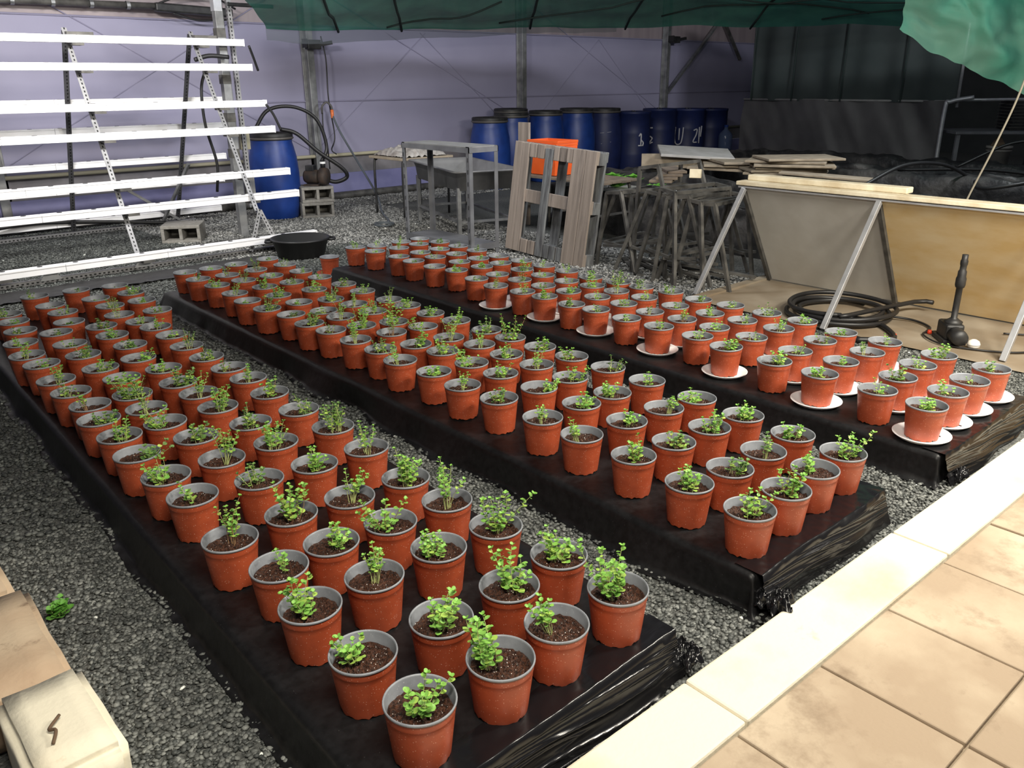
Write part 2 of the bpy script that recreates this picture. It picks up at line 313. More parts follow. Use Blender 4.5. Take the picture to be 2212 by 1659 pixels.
# back wall: film stretched between posts
WY = 10.9
wb = MB().grid(90, 2, lambda u, v: (-6 + 27 * u, WY + 0.02 * nz(u * 60, v, 3), 0.62 + 1.72 * v)).build('wall_back', 'film', None, True)
tag(wb, kind='structure')
MB().grid(60, 2, lambda u, v: (-6 + 27 * u, WY + 0.01 + 0.02 * nz(u * 40, v, 9), 2.34 + 1.9 * v)).build('upper_film', 'filmtop', wb, True)
MB().grid(60, 2, lambda u, v: (-6 + 27 * u, WY - 0.03, 0.36 + 0.28 * v)).build('grey_skirt', 'filmgrey', wb)
MB().grid(60, 6, lambda u, v: (-6 + 27 * u, WY - 0.05 - 0.06 * (1 - v) + 0.02 * nz(u * 50, v * 2), 0.36 * v)).build('blue_skirt', 'filmblue', wb, True)
MB().tube([(-6, WY - 0.07, 0.62), (21, WY - 0.07, 0.62)], 0.025, 8).build('skirt_rail', 'beige', wb, True)
MB().tube([(-6, WY - 0.14, 0.05)] + [(x, WY - 0.14 + 0.03 * nz(x, 1), 0.05) for x in range(-5, 21)], 0.055, 8).build('floor_roll', 'dmetal', wb, True)
for z in (1.36, 2.34):
    MB().tube([(-6, WY - 0.012, z), (21, WY - 0.012, z)], 0.012, 6).build('film_seam', 'wire', wb)
for x in (2.05, 6.06, 10.05, 13.92):
    mb = MB(); mb.bb((x - 0.05, WY - 0.12, 0), (x + 0.05, WY - 0.02, 3.9)); mb.bb((x - 0.09, WY - 0.03, 0), (x + 0.09, WY - 0.015, 3.9))
    mb.build('post', 'galv', wb, bevel=0.004)
for (a, b) in (((6.1, 0.7), (8.1, 2.3)), ((10.0, 0.7), (8.0, 2.3)), ((6.1, 2.9), (10.05, 1.0)), ((10.1, 0.7), (12, 2.3)), ((13.9, 0.7), (12, 2.3)), ((10.1, 2.9), (13.9, 1.0)), ((2.1, 0.7), (6.0, 2.9)), ((2.1, 2.9), (6.0, 0.7))):
    MB().tube([(a[0], WY - 0.004, a[1]), (b[0], WY - 0.004, b[1])], 0.007, 6).build('brace_wire', 'wire', wb)
MB().bar((13.95, WY - 0.1, 1.35), (15.6, WY - 0.1, 2.75), 0.06, 0.04).build('brace', 'galv', wb)
MB().bar((15.7, WY - 0.12, 2.75), (16.4, WY - 0.12, 2.0), 0.06, 0.04).build('brace', 'dmetal', wb)
mb = MB().tube([(0.5, WY - 0.2, 2.44), (4.1, WY - 0.2, 2.47)], 0.035, 10); mb.build('overhead_pipe', 'dmetal', wb, True)
MB().bar((4.0, WY - 0.2, 2.46), (4.95, WY - 0.2, 2.43), 0.12, 0.10).build('pipe_sleeve', 'lid', wb, bevel=0.02)
MB().tube(bez([(4.05, WY - .22, 2.5), (4.3, WY - .25, 2.58), (4.7, WY - .25, 2.6), (5.0, WY - .22, 2.48)]), 0.012, 6).build('pipe_cable', 'rubber', wb, True)
MB().tube(bez([(4.2, WY - .22, 2.4), (4.5, WY - .25, 2.33), (4.95, WY - .22, 2.36)]), 0.012, 6).build('pipe_cable', 'rubber', wb, True)
for i in range(8):
    MB().lathe([(0.045, -0.02), (0.045, 0.02)], 10, (0.9 + i * .4, WY - .2, 2.443 + .003 * i), Matrix.Rotation(pi / 2, 3, 'Y')).build('pipe_clip', 'galv', wb)
# right and roof shells
tag(MB().grid(2, 2, lambda u, v: (20.5, -3 + 13.9 * u, 4.2 * v)).build('wall_right', mat('dark_gable', (0.03, 0.035, 0.035), 0.8, (0.05, 0.055, 0.055), 1.2)), kind='structure')
tag(MB().grid(2, 2, lambda u, v: (-6 + 27 * u, 4.5 + 6.5 * v, 4.2)).build('ceiling', 'ceil'), kind='structure')
# galvanised frame post beside the rack
pr = thing('frame_post', (3.95, 8.85, 0), 'galvanised double steel post rising behind the white gutter ends', 'post')
mb = MB(); mb.bb((-0.05, -0.04, 0), (0.035, 0.04, 2.5)); mb.bb((0.035, -0.015, 0), (0.05, 0.02, 2.5)); mb.build('post_channel', 'galv', pr, bevel=0.004)
slotbar('slotted_strip', (4.06, 8.86, 0.3), (4.06, 8.86, 2.45), 'slotl', pr, pr.location, 0.045, 0.004)
MB().bb((-0.055, -0.043, 2.3), (0.03, 0.043, 2.56)).build('top_sleeve', 'alu', pr)
for z in (2.05, 1.6, 1.22, 0.85): MB().bb((-0.056, -0.046, z), (0.037, 0.046, z + 0.09)).build('clamp', 'dmetal', pr)
# kerb
kb = thing('kerb', (0, 0.95, 0), None, None, None, -0.025); tag(kb, kind='structure')
rng = random.Random(4)
for x0, x1 in ((-0.75, 0.40), (0.40, 1.575), (1.575, 2.78), (2.78, 4.0), (4.0, 5.2), (5.2, 6.4)):
    MB().bb((x0 + 0.003, -0.062, -0.05), (x1 - 0.003, 0.143 + rng.uniform(-.005, .005), 0.045)).build('kerb_stone', 'lime', kb, bevel=0.008)
# paving
pv = thing('paved_path', (0, 0.4, 0), None, None, None, -0.025); tag(pv, kind='structure')
MB().bb((-0.8, -2.4, -0.05), (6.4, 0.486, 0.022)).build('path_bed', 'joint', pv)
tile_me = None
for r in range(5):
    for c in range(17):
        x = 1.505 - 0.4 * 5 + c * 0.4; y = 0.884 - 0.4 * (r + 1)
        mb = MB().bb((0.0035, 0.0035, 0), (0.3965, 0.3965, 0.05))
        if tile_me is None: o = mb.build('paving_slab', 'tile', pv, bevel=0.005); tile_me = o.data
        else:
            o = ob('paving_slab', tile_me, pv); b = o.modifiers.new('bevel', 'BEVEL'); b.width = 0.005; b.segments = 2
        o.location = (x, y - 0.4, -0.010 + rng.uniform(-.002, .002)); o.rotation_euler = (rng.uniform(-.003, .003), rng.uniform(-.003, .003), 0)
# left stone blocks
def rough_block(name, a, b, m, label, seed, amp=0.008):
    root = thing(name, ((a[0] + b[0]) / 2, (a[1] + b[1]) / 2, 0), label, 'stone block')
    bm = bmesh.new(); bmesh.ops.create_cube(bm, size=1)
    for v in bm.verts: v.co = Vector(((a[i] + b[i]) / 2 + v.co[i] * abs(b[i] - a[i]) for i in range(3))) - root.location
    bmesh.ops.bevel(bm, geom=bm.edges[:], offset=0.02, segments=2, affect='EDGES')
    bmesh.ops.subdivide_edges(bm, edges=bm.edges[:], cuts=3, use_grid_fill=True)
    for v in bm.verts: v.co += Vector((nz(v.co.x * 9, v.co.y * 9, v.co.z * 9 + seed), nz(v.co.y * 9 + seed, v.co.x * 9, v.co.z * 9), nz(v.co.z * 9, v.co.x * 9 + seed, v.co.y * 9))) * amp
    me = bpy.data.meshes.new('stone'); bm.to_mesh(me); me.materials.append(M[m]); me.polygons.foreach_set('use_smooth', [True] * len(me.polygons)); ob('stone', me, root)
    return root
rough_block('stone_block', (0.13, 1.68, 0), (0.330, 2.055, 0.20), 'lime', 'large pale limestone block in the bottom left corner', 1, .004)
rough_block('stone_block', (0.02, 2.075, 0), (0.325, 2.62, 0.155), 'limeb', 'brown stained limestone block behind the pale corner block', 5)
rough_block('stone_block', (0.0, 2.635, 0), (0.30, 3.3, 0.14), 'limeb', 'farther brown limestone block cut by the left frame edge', 9)
tw = MB().tube(bez([(0.20, 1.78, 0.206), (0.215, 1.81, 0.215), (0.205, 1.83, 0.21), (0.235, 1.86, 0.213)], 5), 0.004, 6).build('twig', 'twig', None, True)
tag(tw, 'small dry brown twig lying on the pale limestone block', 'twig')
# concrete slab under the panels
sl = MB().grid(30, 60, lambda u, v: (5.12 + 1.75 * u, -0.6 + 4.2 * v, 0.018 + 0.004 * nz(u * 8, v * 14))).build('concrete_slab', 'slab'); tag(sl, kind='structure')
MB().bb((5.10, 3.58, -0.02), (6.87, 3.66, 0.035)).build('slab_edge', 'slab', sl)
gs = MB().grid(120, 14, lambda u, v: (-0.4 + 3.9 * u, 7.16 + .40 * v + .03 * nz(u * 20, v * 3), 0.022 + .012 * abs(nz(u * 40, v * 6, 2)) + .02 * (1 if v < .08 or v > .92 else 0) * abs(nz(u * 30, 5)))).build('ground_sheet', 'black', None, True)
tag(gs, 'strip of black plastic lying on the ground along the front of the gutter rack', 'sheet')
ob_ = MB().bb((-.16, -.12, 0), (.16, .12, .03)).build('offcut_board', 'board', None, bevel=.004); ob_.location = (0.86, 6.55, .012); ob_.rotation_euler = (0, 0, .3); tag(ob_, 'small pale board on the gravel behind the far left pots', 'board')
# ================================================================ COVERED BEDS
def bed(label, x0, x1, shift, y0, y1, seed, flare=0.03, wav=1.0):
    Z = 0.138; root = thing('covered_bed', ((x0 + x1) / 2, (y0 + y1) / 2, 0), label, 'plant bed', 'black covered beds')
    w = x1 - x0; l = y1 - y0; sk = 0.165
    def fn(u, v):
        # the sheet: flat on the platform, falling over its edges
        px = -w / 2 - sk + u * (w + 2 * sk); py = -l / 2 - sk + v * (l + 2 * sk)
        cx = max(-w / 2, min(w / 2, px)); cy = max(-l / 2, min(l / 2, py)); ox = px - cx; oy = py - cy
        d = max(abs(ox), abs(oy)); z = Z - d; fold = 0
        if d > 0.0:
            t = min(1, d / Z)
            along = (py if abs(ox) > abs(oy) else px)
            front = 1.0 if (abs(oy) > abs(ox) and oy < 0) else 0
            fl = flare * t ** 1.3 * (1 + wav * 1.2 * nz(along * 2.6, seed)) + t * wav * 0.010 * nz(along * 6, seed + 3, 0)
            fl = fl * (1 - .5 * front) + front * t * (0.005 + 0.012 * nz(px * 7, seed, py * 20))
            if d > Z: fl += (d - Z) * 0.9; z = 0.006 + 0.012 * abs(nz(px * 12, py * 12, seed))
            dx = (1 if ox > 0 else -1) * fl if abs(ox) > 1e-6 else 0; dy = (1 if oy > 0 else -1) * fl if abs(oy) > 1e-6 else 0
            if abs(ox) > 1e-6 and abs(oy) > 1e-6:
                k = 1 / max(1e-6, math.hypot(ox, oy)); dx = fl * ox * k * 1.3; dy = fl * oy * k * 1.3
            cx += dx; cy += dy
            z += 0.006 * nz(along * 14, d * 30, seed) * t
            edge = 0.012 * (1 - t)
            z -= edge * 0.5
        else:
            z += 0.0025 * nz(px * 5, py * 2.2, seed) + 0.0015 * nz(px * 14, py * 14, seed)
            e = min(w / 2 - abs(px), l / 2 - abs(py))
            if e < 0.03: z -= 0.008 * (1 - e / 0.03) ** 2
        return (cx + shift * (cy / l), cy, max(0.004, z))
    nu = 64; nv = 300
    # dense lines near the edges
    sh = MB().grid(nu, nv, fn).build('black_sheet', 'black', root, True)
    mb = MB(); hw = w / 2 - 0.02
    vs = [(-hw - shift / 2, -l / 2 + .02), (hw - shift / 2, -l / 2 + .02), (hw + shift / 2, l / 2 - .02), (-hw + shift / 2, l / 2 - .02)]
    mb.add([(x, y, 0.01) for x, y in vs] + [(x, y, Z - 0.012) for x, y in vs], [(3, 2, 1, 0), (4, 5, 6, 7), (0, 1, 5, 4), (1, 2, 6, 5), (2, 3, 7, 6), (3, 0, 4, 7)]).build('platform', 'plank', root)
    # shiny gathered film along the front end
    def ff(u, v):
        x = -w / 2 + 0.02 + u * (w - 0.02); t = v
        r = 0.006 * nz(x * 1.1 + t, t * 3 + x * 1.2, seed + 7) + 0.007 * (1 - abs(nz(x * 1.0, t * 3.5 - x * 1.8, seed))) ** 8 + 0.003 * (1 - abs(nz(x * 2.6 + 5, t * 9 - x * 4.2, seed))) ** 8
        y = -l / 2 - 0.008 - 0.045 * t ** 1.2 - r - 0.02 * t * (0.5 + nz(x * 3, seed)); z = Z + 0.004 - 0.135 * t ** 1.4 + 0.5 * r
        if t < 0.3: y += (0.3 - t) * 0.30; z = Z + 0.003 + 0.004 * abs(nz(x * 22, t * 5, seed))
        return (x - shift / 2, y, max(0.012, z))
    MB().grid(110, 60, ff).build('front_film', 'blackshine', root, True)
    return root, w, l
def knot(root, c, r, seed, n=34):
    def fn(u, v):
        a = 2 * pi * u; t = v
        rr = r * (0.25 + 0.75 * t) * (1 + 0.35 * nz(math.cos(a) * 3, math.sin(a) * 3, seed + t * 2) + 0.22 * math.sin(a * 7 + seed + t * 2))
        return (c[0] + rr * math.cos(a), c[1] + rr * math.sin(a), max(0.008, c[2] + r * (0.6 * math.sin(t * 2.6) + 0.45 * nz(math.cos(a) * 5, math.sin(a) * 5, seed + 9 * t)) - 0.5 * r * t))
    MB().grid(n * 2, 14, fn).build('gathered_knot', 'blackshine', root, True)
B1, w1, l1 = bed('long black plastic covered bed on the left, nearest the camera', 0.735, 1.70, 0.13, 1.150, 6.2, 1)
B2, w2, l2 = bed('long black plastic covered bed in the middle', 2.06, 2.93, 0.06, 1.135, 6.22, 12, 0.04, 1.4)
B3, w3, l3 = bed('long black plastic covered bed on the right, holding pots on saucers', 3.41, 4.39, 0.10, 1.10, 6.10, 23, 0.03, 1.2)
knot(B1, (w1 / 2 - .04, -l1 / 2 - .03, 0.055), 0.055, 2)
knot(B2, (-w2 / 2 + .02, -l2 / 2 - .05, 0.06), 0.06, 5); knot(B2, (w2 / 2 - .02, -l2 / 2 + .02, 0.06), 0.045, 8)
knot(B3, (-w3 / 2 + .06, -l3 / 2 - .04, 0.04), 0.05, 11)
# ================================================================ POTS
def pot_meshes():
    n = 48; H = 0.152; Rt = 0.083; Rb = 0.066
    prof = [(0.79, 0.0), (0.802, 0.0085), (0.81, 0.014), (0.93, 0.108), (0.945, 0.122), (0.955, 0.1235), (0.965, 0.128), (0.975, 0.1445)]
    vs = []; fs = []
    for i, (r, z) in enumerate(prof):
        for j in range(n):
            a = 2 * pi * j / n; zz = z; rr = r * 0.085
            if i == 0: zz = 0.0035 if (j // 2) % 2 else 0.0;  zz = 0.007 if j % 12 == 5 else zz
            vs.append((rr * math.cos(a), rr * math.sin(a), zz))
    fs = [(i * n + j, i * n + (j + 1) % n, (i + 1) * n + (j + 1) % n, (i + 1) * n + j) for i in range(len(prof) - 1) for j in range(n)]
    me = bpy.data.meshes.new('pot'); me.from_pydata(vs, [], fs); me.materials.append(M['terra']); me.polygons.foreach_set('use_smooth', [True] * len(fs)); me.update()
    mb = MB(); q = 0.085
    mb.lathe([(0.975 * q, 0.1435), (1.0 * q, 0.1445), (1.006 * q, 0.148), (0.995 * q, 0.1515), (0.965 * q, 0.1515), (0.945 * q, 0.147), (0.92 * q, 0.130), (0.905 * q, 0.127), (0.86 * q, 0.10), (0.80 * q, 0.03)], n)
    o = mb.build('rim', 'potgrey', None, True); rim = o.data; bpy.data.objects.remove(o)
    soils = []
    for k in range(5):
        def fn(u, v, k=k):
            a = 2 * pi * u; r = v * 0.0755
            x, y = r * math.cos(a), r * math.sin(a)
            z = 0.118 + 0.006 * nz(x * 28, y * 28, k * 7) + 0.009 * nz(x * 75, y * 75, k * 3) + 0.007 * nz(x * 170, y * 170, k) + 0.003 * (1 - v)
            return (x, y, z)
        o = MB().grid(49, 20, fn).build('soil', 'soil', None, False); soils.append(o.data); bpy.data.objects.remove(o)
    return me, rim, soils
POTM, RIMM, SOILM = pot_meshes()
LEAFV = np.array([(0, 0, 0), (0.36, 0.28, 0.05), (0.47, 0.6, 0.08), (0.28, 0.9, 0.03), (0, 1.0, -0.02), (-0.28, 0.9, 0.03), (-0.47, 0.6, 0.08), (-0.36, 0.28, 0.05), (0, 0.55, -0.03)])
LEAFF = [(8, 0, 1), (8, 1, 2), (8, 2, 3), (8, 3, 4), (8, 4, 5), (8, 5, 6), (8, 6, 7), (8, 7, 0)]
LEAFM = []
for nm in ('leaf', 'leafy', 'leafd'):
    me = bpy.data.meshes.new('leaf'); me.from_pydata([tuple(p) for p in LEAFV], [], LEAFF); me.materials.append(M[nm]); me.polygons.foreach_set('use_smooth', [True] * 8); me.update(); LEAFM.append(me)
def grow(rng, kind, h, lean):
    """stems (polylines) and leaves (matrix, tone) of one cutting"""
    cfg = {'T': (rng.randint(6, 9), 0.012, 0.20, 0.0130, 0.40), 'B': (rng.randint(7, 10), 0.018, 0.42, 0.0165, 0.12), 'S': (rng.randint(4, 6), 0.014, 0.45, 0.0140, 0.1),
           'L': (rng.randint(6, 8), 0.018, 0.65, 0.0160, 0.12), 'D': (rng.randint(12, 15), 0.024, 0.28, 0.0145, 0.2), 'N': (3, 0.014, 0.4, 0.010, 0.1)}[kind]
    ns, spread, splay, lsz, bare = cfg
    stems = []; leaves = []
    for s in range(ns):
        a = rng.uniform(0, 2 * pi); r0 = spread * math.sqrt(rng.random()); out = Vector((math.cos(a), math.sin(a), 0))
        hh = h * rng.uniform(0.55, 1.0) if s else h
        d = (Vector((0, 0, 1)) + out * splay * rng.uniform(0.2, 1.2) + Vector((lean[0], lean[1], 0)) * rng.uniform(0.6, 1.1)).normalized()
        p = out * r0; pts = [p.copy()]; nseg = max(3, int(hh / 0.013)); step = hh / nseg / max(0.55, d.z)
        wob = Vector((rng.uniform(-.2, .2), rng.uniform(-.2, .2), 0))
        for i in range(nseg):
            d = (d + wob * 0.22 + Vector((rng.uniform(-.12, .12), rng.uniform(-.12, .12), 0.05))).normalized()
            p = p + d * step; pts.append(p.copy())
            f = (i + 1) / nseg
            if f < bare * rng.uniform(0.7, 1.2): continue
            ph = (i % 2) * pi / 2 + a
            for sd in (0, pi):
                if rng.random() < 0.12: continue
                q = ph + sd + rng.uniform(-.3, .3)
                side = Vector((math.cos(q), math.sin(q), 0)); up = d
                y = (side * 0.95 + up * rng.uniform(0.05, 0.6)).normalized(); x = y.cross(up); x = x.normalized() if x.length > 1e-3 else Vector((1, 0, 0)); z = x.cross(y)
                sz = lsz * rng.uniform(0.75, 1.35) * (0.75 if f > 0.93 else 1.0) * (1.1 - 0.25 * f)
                m = Matrix((x * sz * 0.95, y * sz, z * sz)).transposed().to_4x4(); m.translation = p + y * 0.002
                tone = 1 if rng.random() < 0.62 - 0.45 * f else 0
                leaves.append((m, tone))
        for q in range(3):   # tip leaves
            b = a + q * 2.1; y = (Vector((math.cos(b), math.sin(b), 0)) * 0.8 + d * 0.7).normalized(); x = y.cross(d).normalized(); z = x.cross(y); sz = lsz * 0.7
            m = Matrix((x * sz, y * sz, z * sz)).transposed().to_4x4(); m.translation = p; leaves.append((m, 0))
        stems.append(pts)
    return stems, leaves
def leaf_mesh(name, leaves, mats):
    n = len(leaves); V = np.empty((n, 9, 3))
    for i, (m, t) in enumerate(leaves):
        A = np.array(m); V[i] = LEAFV @ A[:3, :3].T + A[:3, 3]
    F = (np.array(LEAFF)[None] + (np.arange(n) * 9)[:, None, None]).reshape(-1, 3)
    me = bpy.data.meshes.new(name); me.from_pydata(V.reshape(-1, 3).tolist(), [], F.tolist())
    for k in mats: me.materials.append(M[k])
    me.polygons.foreach_set('material_index', np.repeat([t for _, t in leaves], 8).astype(np.int32)); me.polygons.foreach_set('use_smooth', [True] * len(F)); me.update()
    return me
RV = Vector((0.743, -0.669, 0)); FV = Vector((0.669, 0.743, 0))
POTS=[
 [
  [(0.839,1.254),(0.836,1.482),(0.837,1.743),(0.865,1.975),(0.826,2.222),(0.855,2.579),(0.844,2.793),(0.831,3.050),(0.841,3.278),(0.836,3.517),(0.860,3.716),(0.845,3.948),(0.843,4.172),(0.857,4.481),(0.839,4.691),(0.871,4.956),(0.928,5.220),(0.947,5.465),(0.955,5.677)],
  [(1.069,1.239),(1.060,1.461),(1.042,1.745),(1.046,1.989),(1.041,2.234),(1.076,2.534),(1.052,2.795),(1.061,3.059),(1.030,3.290),(1.027,3.504),(1.042,3.724),(1.081,3.982),(1.054,4.210),(1.056,4.495),(1.061,4.748),(1.069,5.039),(1.188,5.230),(1.225,5.492),(1.213,5.726),(1.203,6.063)],
  [(1.265,1.243),(1.291,1.450),(1.266,1.742),(1.246,1.970),(1.242,2.205),(1.281,2.513),(1.271,2.791),(1.287,3.041),(1.262,3.307),(1.270,3.533),(1.255,3.738),(1.279,3.987),(1.247,4.243),(1.296,4.506),(1.285,4.766),(1.299,4.996),(1.460,5.187),(1.488,5.456),(1.482,5.714),(1.458,6.056)],
  [(1.500,1.236),(1.501,1.469),(1.475,1.723),(1.468,1.960),(1.460,2.190),(1.500,2.502),(1.512,2.772),(1.503,3.039),(1.507,3.314),(1.522,3.565),(1.522,3.776),(1.511,4.017),(1.508,4.273),(1.531,4.540),(1.522,4.765),(1.503,4.946),(1.670,5.136),(1.686,5.455),(1.708,5.724),(1.693,6.005)],
 ],
 [
  [(2.152,1.237),(2.162,1.486),(2.191,1.759),(2.193,2.026),(2.202,2.258),(2.219,2.548),(2.203,2.788),(2.220,3.029),(2.203,3.289),(2.233,3.510),(2.227,3.744),(2.225,4.000),(2.208,4.213),(2.225,4.464),(2.183,4.696),(2.181,4.965),(2.207,5.214),(2.220,5.523),(2.202,5.799),(2.222,6.092)],
  [(2.362,1.233),(2.361,1.455),(2.399,1.733),(2.429,1.994),(2.435,2.255),(2.438,2.524),(2.437,2.788),(2.439,3.007),(2.450,3.256),(2.419,3.452),(2.452,3.728),(2.403,3.960),(2.417,4.213),(2.412,4.400),(2.401,4.698),(2.393,4.958),(2.440,5.246),(2.421,5.538),(2.409,5.780),(2.420,6.094)],
  [(2.581,1.243),(2.580,1.453),(2.620,1.723),(2.652,1.977),(2.632,2.250),(2.639,2.520),(2.653,2.762),(2.655,2.990),(2.662,3.213),(2.621,3.427),(2.647,3.696),(2.583,3.900),(2.625,4.185),(2.636,4.412),(2.591,4.625),(2.647,4.939),(2.644,5.243),(2.636,5.538),(2.644,5.807),(2.624,6.100)],
  [(2.784,1.243),(2.801,1.459),(2.828,1.702),(2.851,1.952),(2.868,2.245),(2.877,2.495),(2.873,2.738),(2.867,2.961),(2.863,3.192),(2.867,3.395),(2.865,3.666),(2.853,3.901),(2.857,4.152),(2.858,4.351),(2.861,4.672),(2.879,4.937),(2.865,5.245),(2.866,5.525),(2.890,5.824),(2.897,6.122)],
 ],
 [
  [(3.492,1.230),(3.524,1.458),(3.532,1.743),(3.548,1.990),(3.569,2.285),(3.625,2.508),(3.614,2.767),(3.621,3.007),(3.633,3.261),(3.621,3.458),(3.631,3.707),(3.627,3.914),(3.600,4.155),(3.649,4.422),(3.720,4.737),(3.686,4.960),(3.691,5.237),(3.704,5.461),(3.691,5.789),(3.663,6.044)],
  [(3.722,1.231),(3.752,1.469),(3.773,1.760),(3.761,2.000),(3.818,2.296),(3.825,2.537),(3.832,2.766),(3.823,2.995),(3.862,3.237),(3.868,3.467),(3.847,3.701),(3.835,3.928),(3.837,4.172),(3.846,4.418),(3.936,4.701),(3.925,4.958),(3.903,5.240),(3.931,5.479),(3.912,5.760),(3.832,5.977)],
  [(3.948,1.225),(3.993,1.480),(4.009,1.740),(4.021,2.005),(4.065,2.277),(4.062,2.509),(4.062,2.734),(4.043,2.978),(4.077,3.248),(4.076,3.481),(4.072,3.698),(4.054,3.922),(4.063,4.172),(4.087,4.418),(4.121,4.695),(4.114,4.956),(4.103,5.220),(4.129,5.480),(4.137,5.786),(4.092,5.984)],
  [(4.195,1.216),(4.221,1.469),(4.246,1.760),(4.242,2.000),(4.295,2.263),(4.305,2.497),(4.302,2.750),(4.278,2.975),(4.326,3.227),(4.295,3.451),(4.287,3.650),(4.268,3.889),(4.293,4.150),(4.302,4.399),(4.297,4.650),(4.299,4.922),(4.319,5.218),(4.328,5.477),(4.337,5.742),(4.299,5.992)],
 ],
]

# kind, sideways offset, height (pot widths); front to back along each column
PL = [
 ["L.1.5 B-.35.4 B-.25.7 S.05.38 T.05.85 S0.4 B-.2.5 L.6.4 B.1.52 L.3.35 T-.3.5 L-.35.42 T.1.5 S0.25 T0.52 S-.2.3 S-.4.22 S0.2 B-.4.4",
  "B-.4.75 B0.75 T0.68 B.15.5 B.1.8 B-.35.42 T.2.78 B.1.48 L-.3.6 T-.1.72 B0.75 S0.3 B.3.4 B.1.42 S0.3 S0.22 S0.15 S.2.38 N0.1 S-.2.4",
  "T-.25.62 B.05.75 D-.3.45 L-.3.75 T.1.62 B0.48 D0.7 B-.1.55 D.05.62 T.1.62 B.2.6 B-.3.36 L.4.3 B.1.32 B0.36 B.1.38 T-.1.7 S0.4 N.1.12 S.1.2",
  "B-.25.9 B0.6 B.05.82 T0.95 D0.75 T.05.68 D.15.7 S.45.52 B-.1.52 T0.5 S-.2.36 B.1.42 T.1.6 S0.26 T.2.42 S0.3 S.1.3 T0.22 B.2.4 N0.08"],
 ["B0.58 B.05.48 B.1.52 T-.3.5 T0.48 B-.1.38 T0.45 B0.28 T-.2.6 B0.42 T0.75 S-.1.36 B.2.55 S.1.18 B.2.6 S-.1.15 T0.5 B-.1.36 T0.4 S0.14",
  "B.1.56 B.35.36 D.15.42 B.15.34 B.2.42 L.55.38 B0.42 L-.2.6 B0.52 B.2.5 T0.8 B0.8 T0.7 S0.3 S0.2 B0.5 B-.1.5 T0.5 T0.5 S0.2",
  "B0.38 T.1.52 B.1.52 T.3.46 D-.2.42 L.3.42 T0.55 B.1.42 T.1.6 T.1.7 L-.4.34 B0.9 T0.5 T0.5 B0.6 B0.5 B0.4 S0.3 T0.6 S0.2",
  "L.2.55 B0.34 B.1.42 B-.2.34 S0.34 L.3.34 B-.2.38 B.1.42 L0.8 B.1.5 B0.52 B0.34 B0.4 T0.5 S0.4 B0.4 S0.3 S0.3 S0.4 S0.2"],
 ["D.1.3 S.1.4 B-.1.35 B.2.4 B.2.45 S.1.35 S.1.3 S-.1.28 S.1.32 B-.2.34 B0.4 T.1.46 T0.42 S0.25 B.1.36 N-.3.2 S.1.15 S0.25 S0.22 T0.4",
  "S-.1.42 B0.45 S.1.3 S.3.32 S.2.3 S0.36 T.1.42 T0.3 S0.3 S0.32 B.2.36 S0.32 B.1.4 S.1.25 B0.3 S.1.28 S-.1.3 S0.2 T0.5 T0.4",
  "N0.26 S0.34 T-.1.4 S.1.4 T.1.42 S.1.34 S0.36 S.2.3 S.1.36 T0.6 B0.42 S.2.34 S0.32 B.2.4 S0.25 S0.3 S0.25 S0.28 S0.3 T0.4",
  "S.1.4 B0.48 S.1.34 S0.25 B.2.36 S.2.46 S0.32 B.2.32 B-.1.34 B0.4 B0.55 B0.42 T0.42 T-.2.36 S0.22 N0.15 T0.36 S0.3 B0.3 N0.1"],
]
import re
ORD = ['first', 'second', 'third', 'fourth', 'fifth', 'sixth', 'seventh', 'eighth', 'ninth', 'tenth', 'eleventh', 'twelfth', 'thirteenth', 'fourteenth', 'fifteenth', 'sixteenth', 'seventeenth', 'eighteenth', 'nineteenth', 'twentieth']
POSW = ['leftmost', 'second from left', 'third from left', 'rightmost']
BEDW = ['left bed', 'middle bed', 'right bed']
LOOK = {'T': 'tall thin-stemmed sprig', 'B': 'bushy green sprig', 'S': 'small sprig', 'L': 'sprawling leaning sprig', 'D': 'dense leafy tuft', 'N': 'bare-looking tiny sprig'}
SAUCER = {(0, i) for i in (0, 2, 4, 6, 8, 10, 12)} | {(1, i) for i in range(0, 13)} | {(2, i) for i in range(0, 11)} | {(3, i) for i in range(0, 9)}
SAUCER -= {(1, 4), (2, 6)}
mbs = MB().lathe([(0.0001, 0.003), (0.078, 0.003), (0.094, 0.006), (0.116, 0.020), (0.119, 0.0205), (0.1185, 0.018), (0.097, 0.0015), (0.08, 0.0), (0.0001, 0.0)], 48)
so = mbs.build('saucer', 'saucer', None, True); SAUM = so.data; bpy.data.objects.remove(so)
BZ = 0.1405
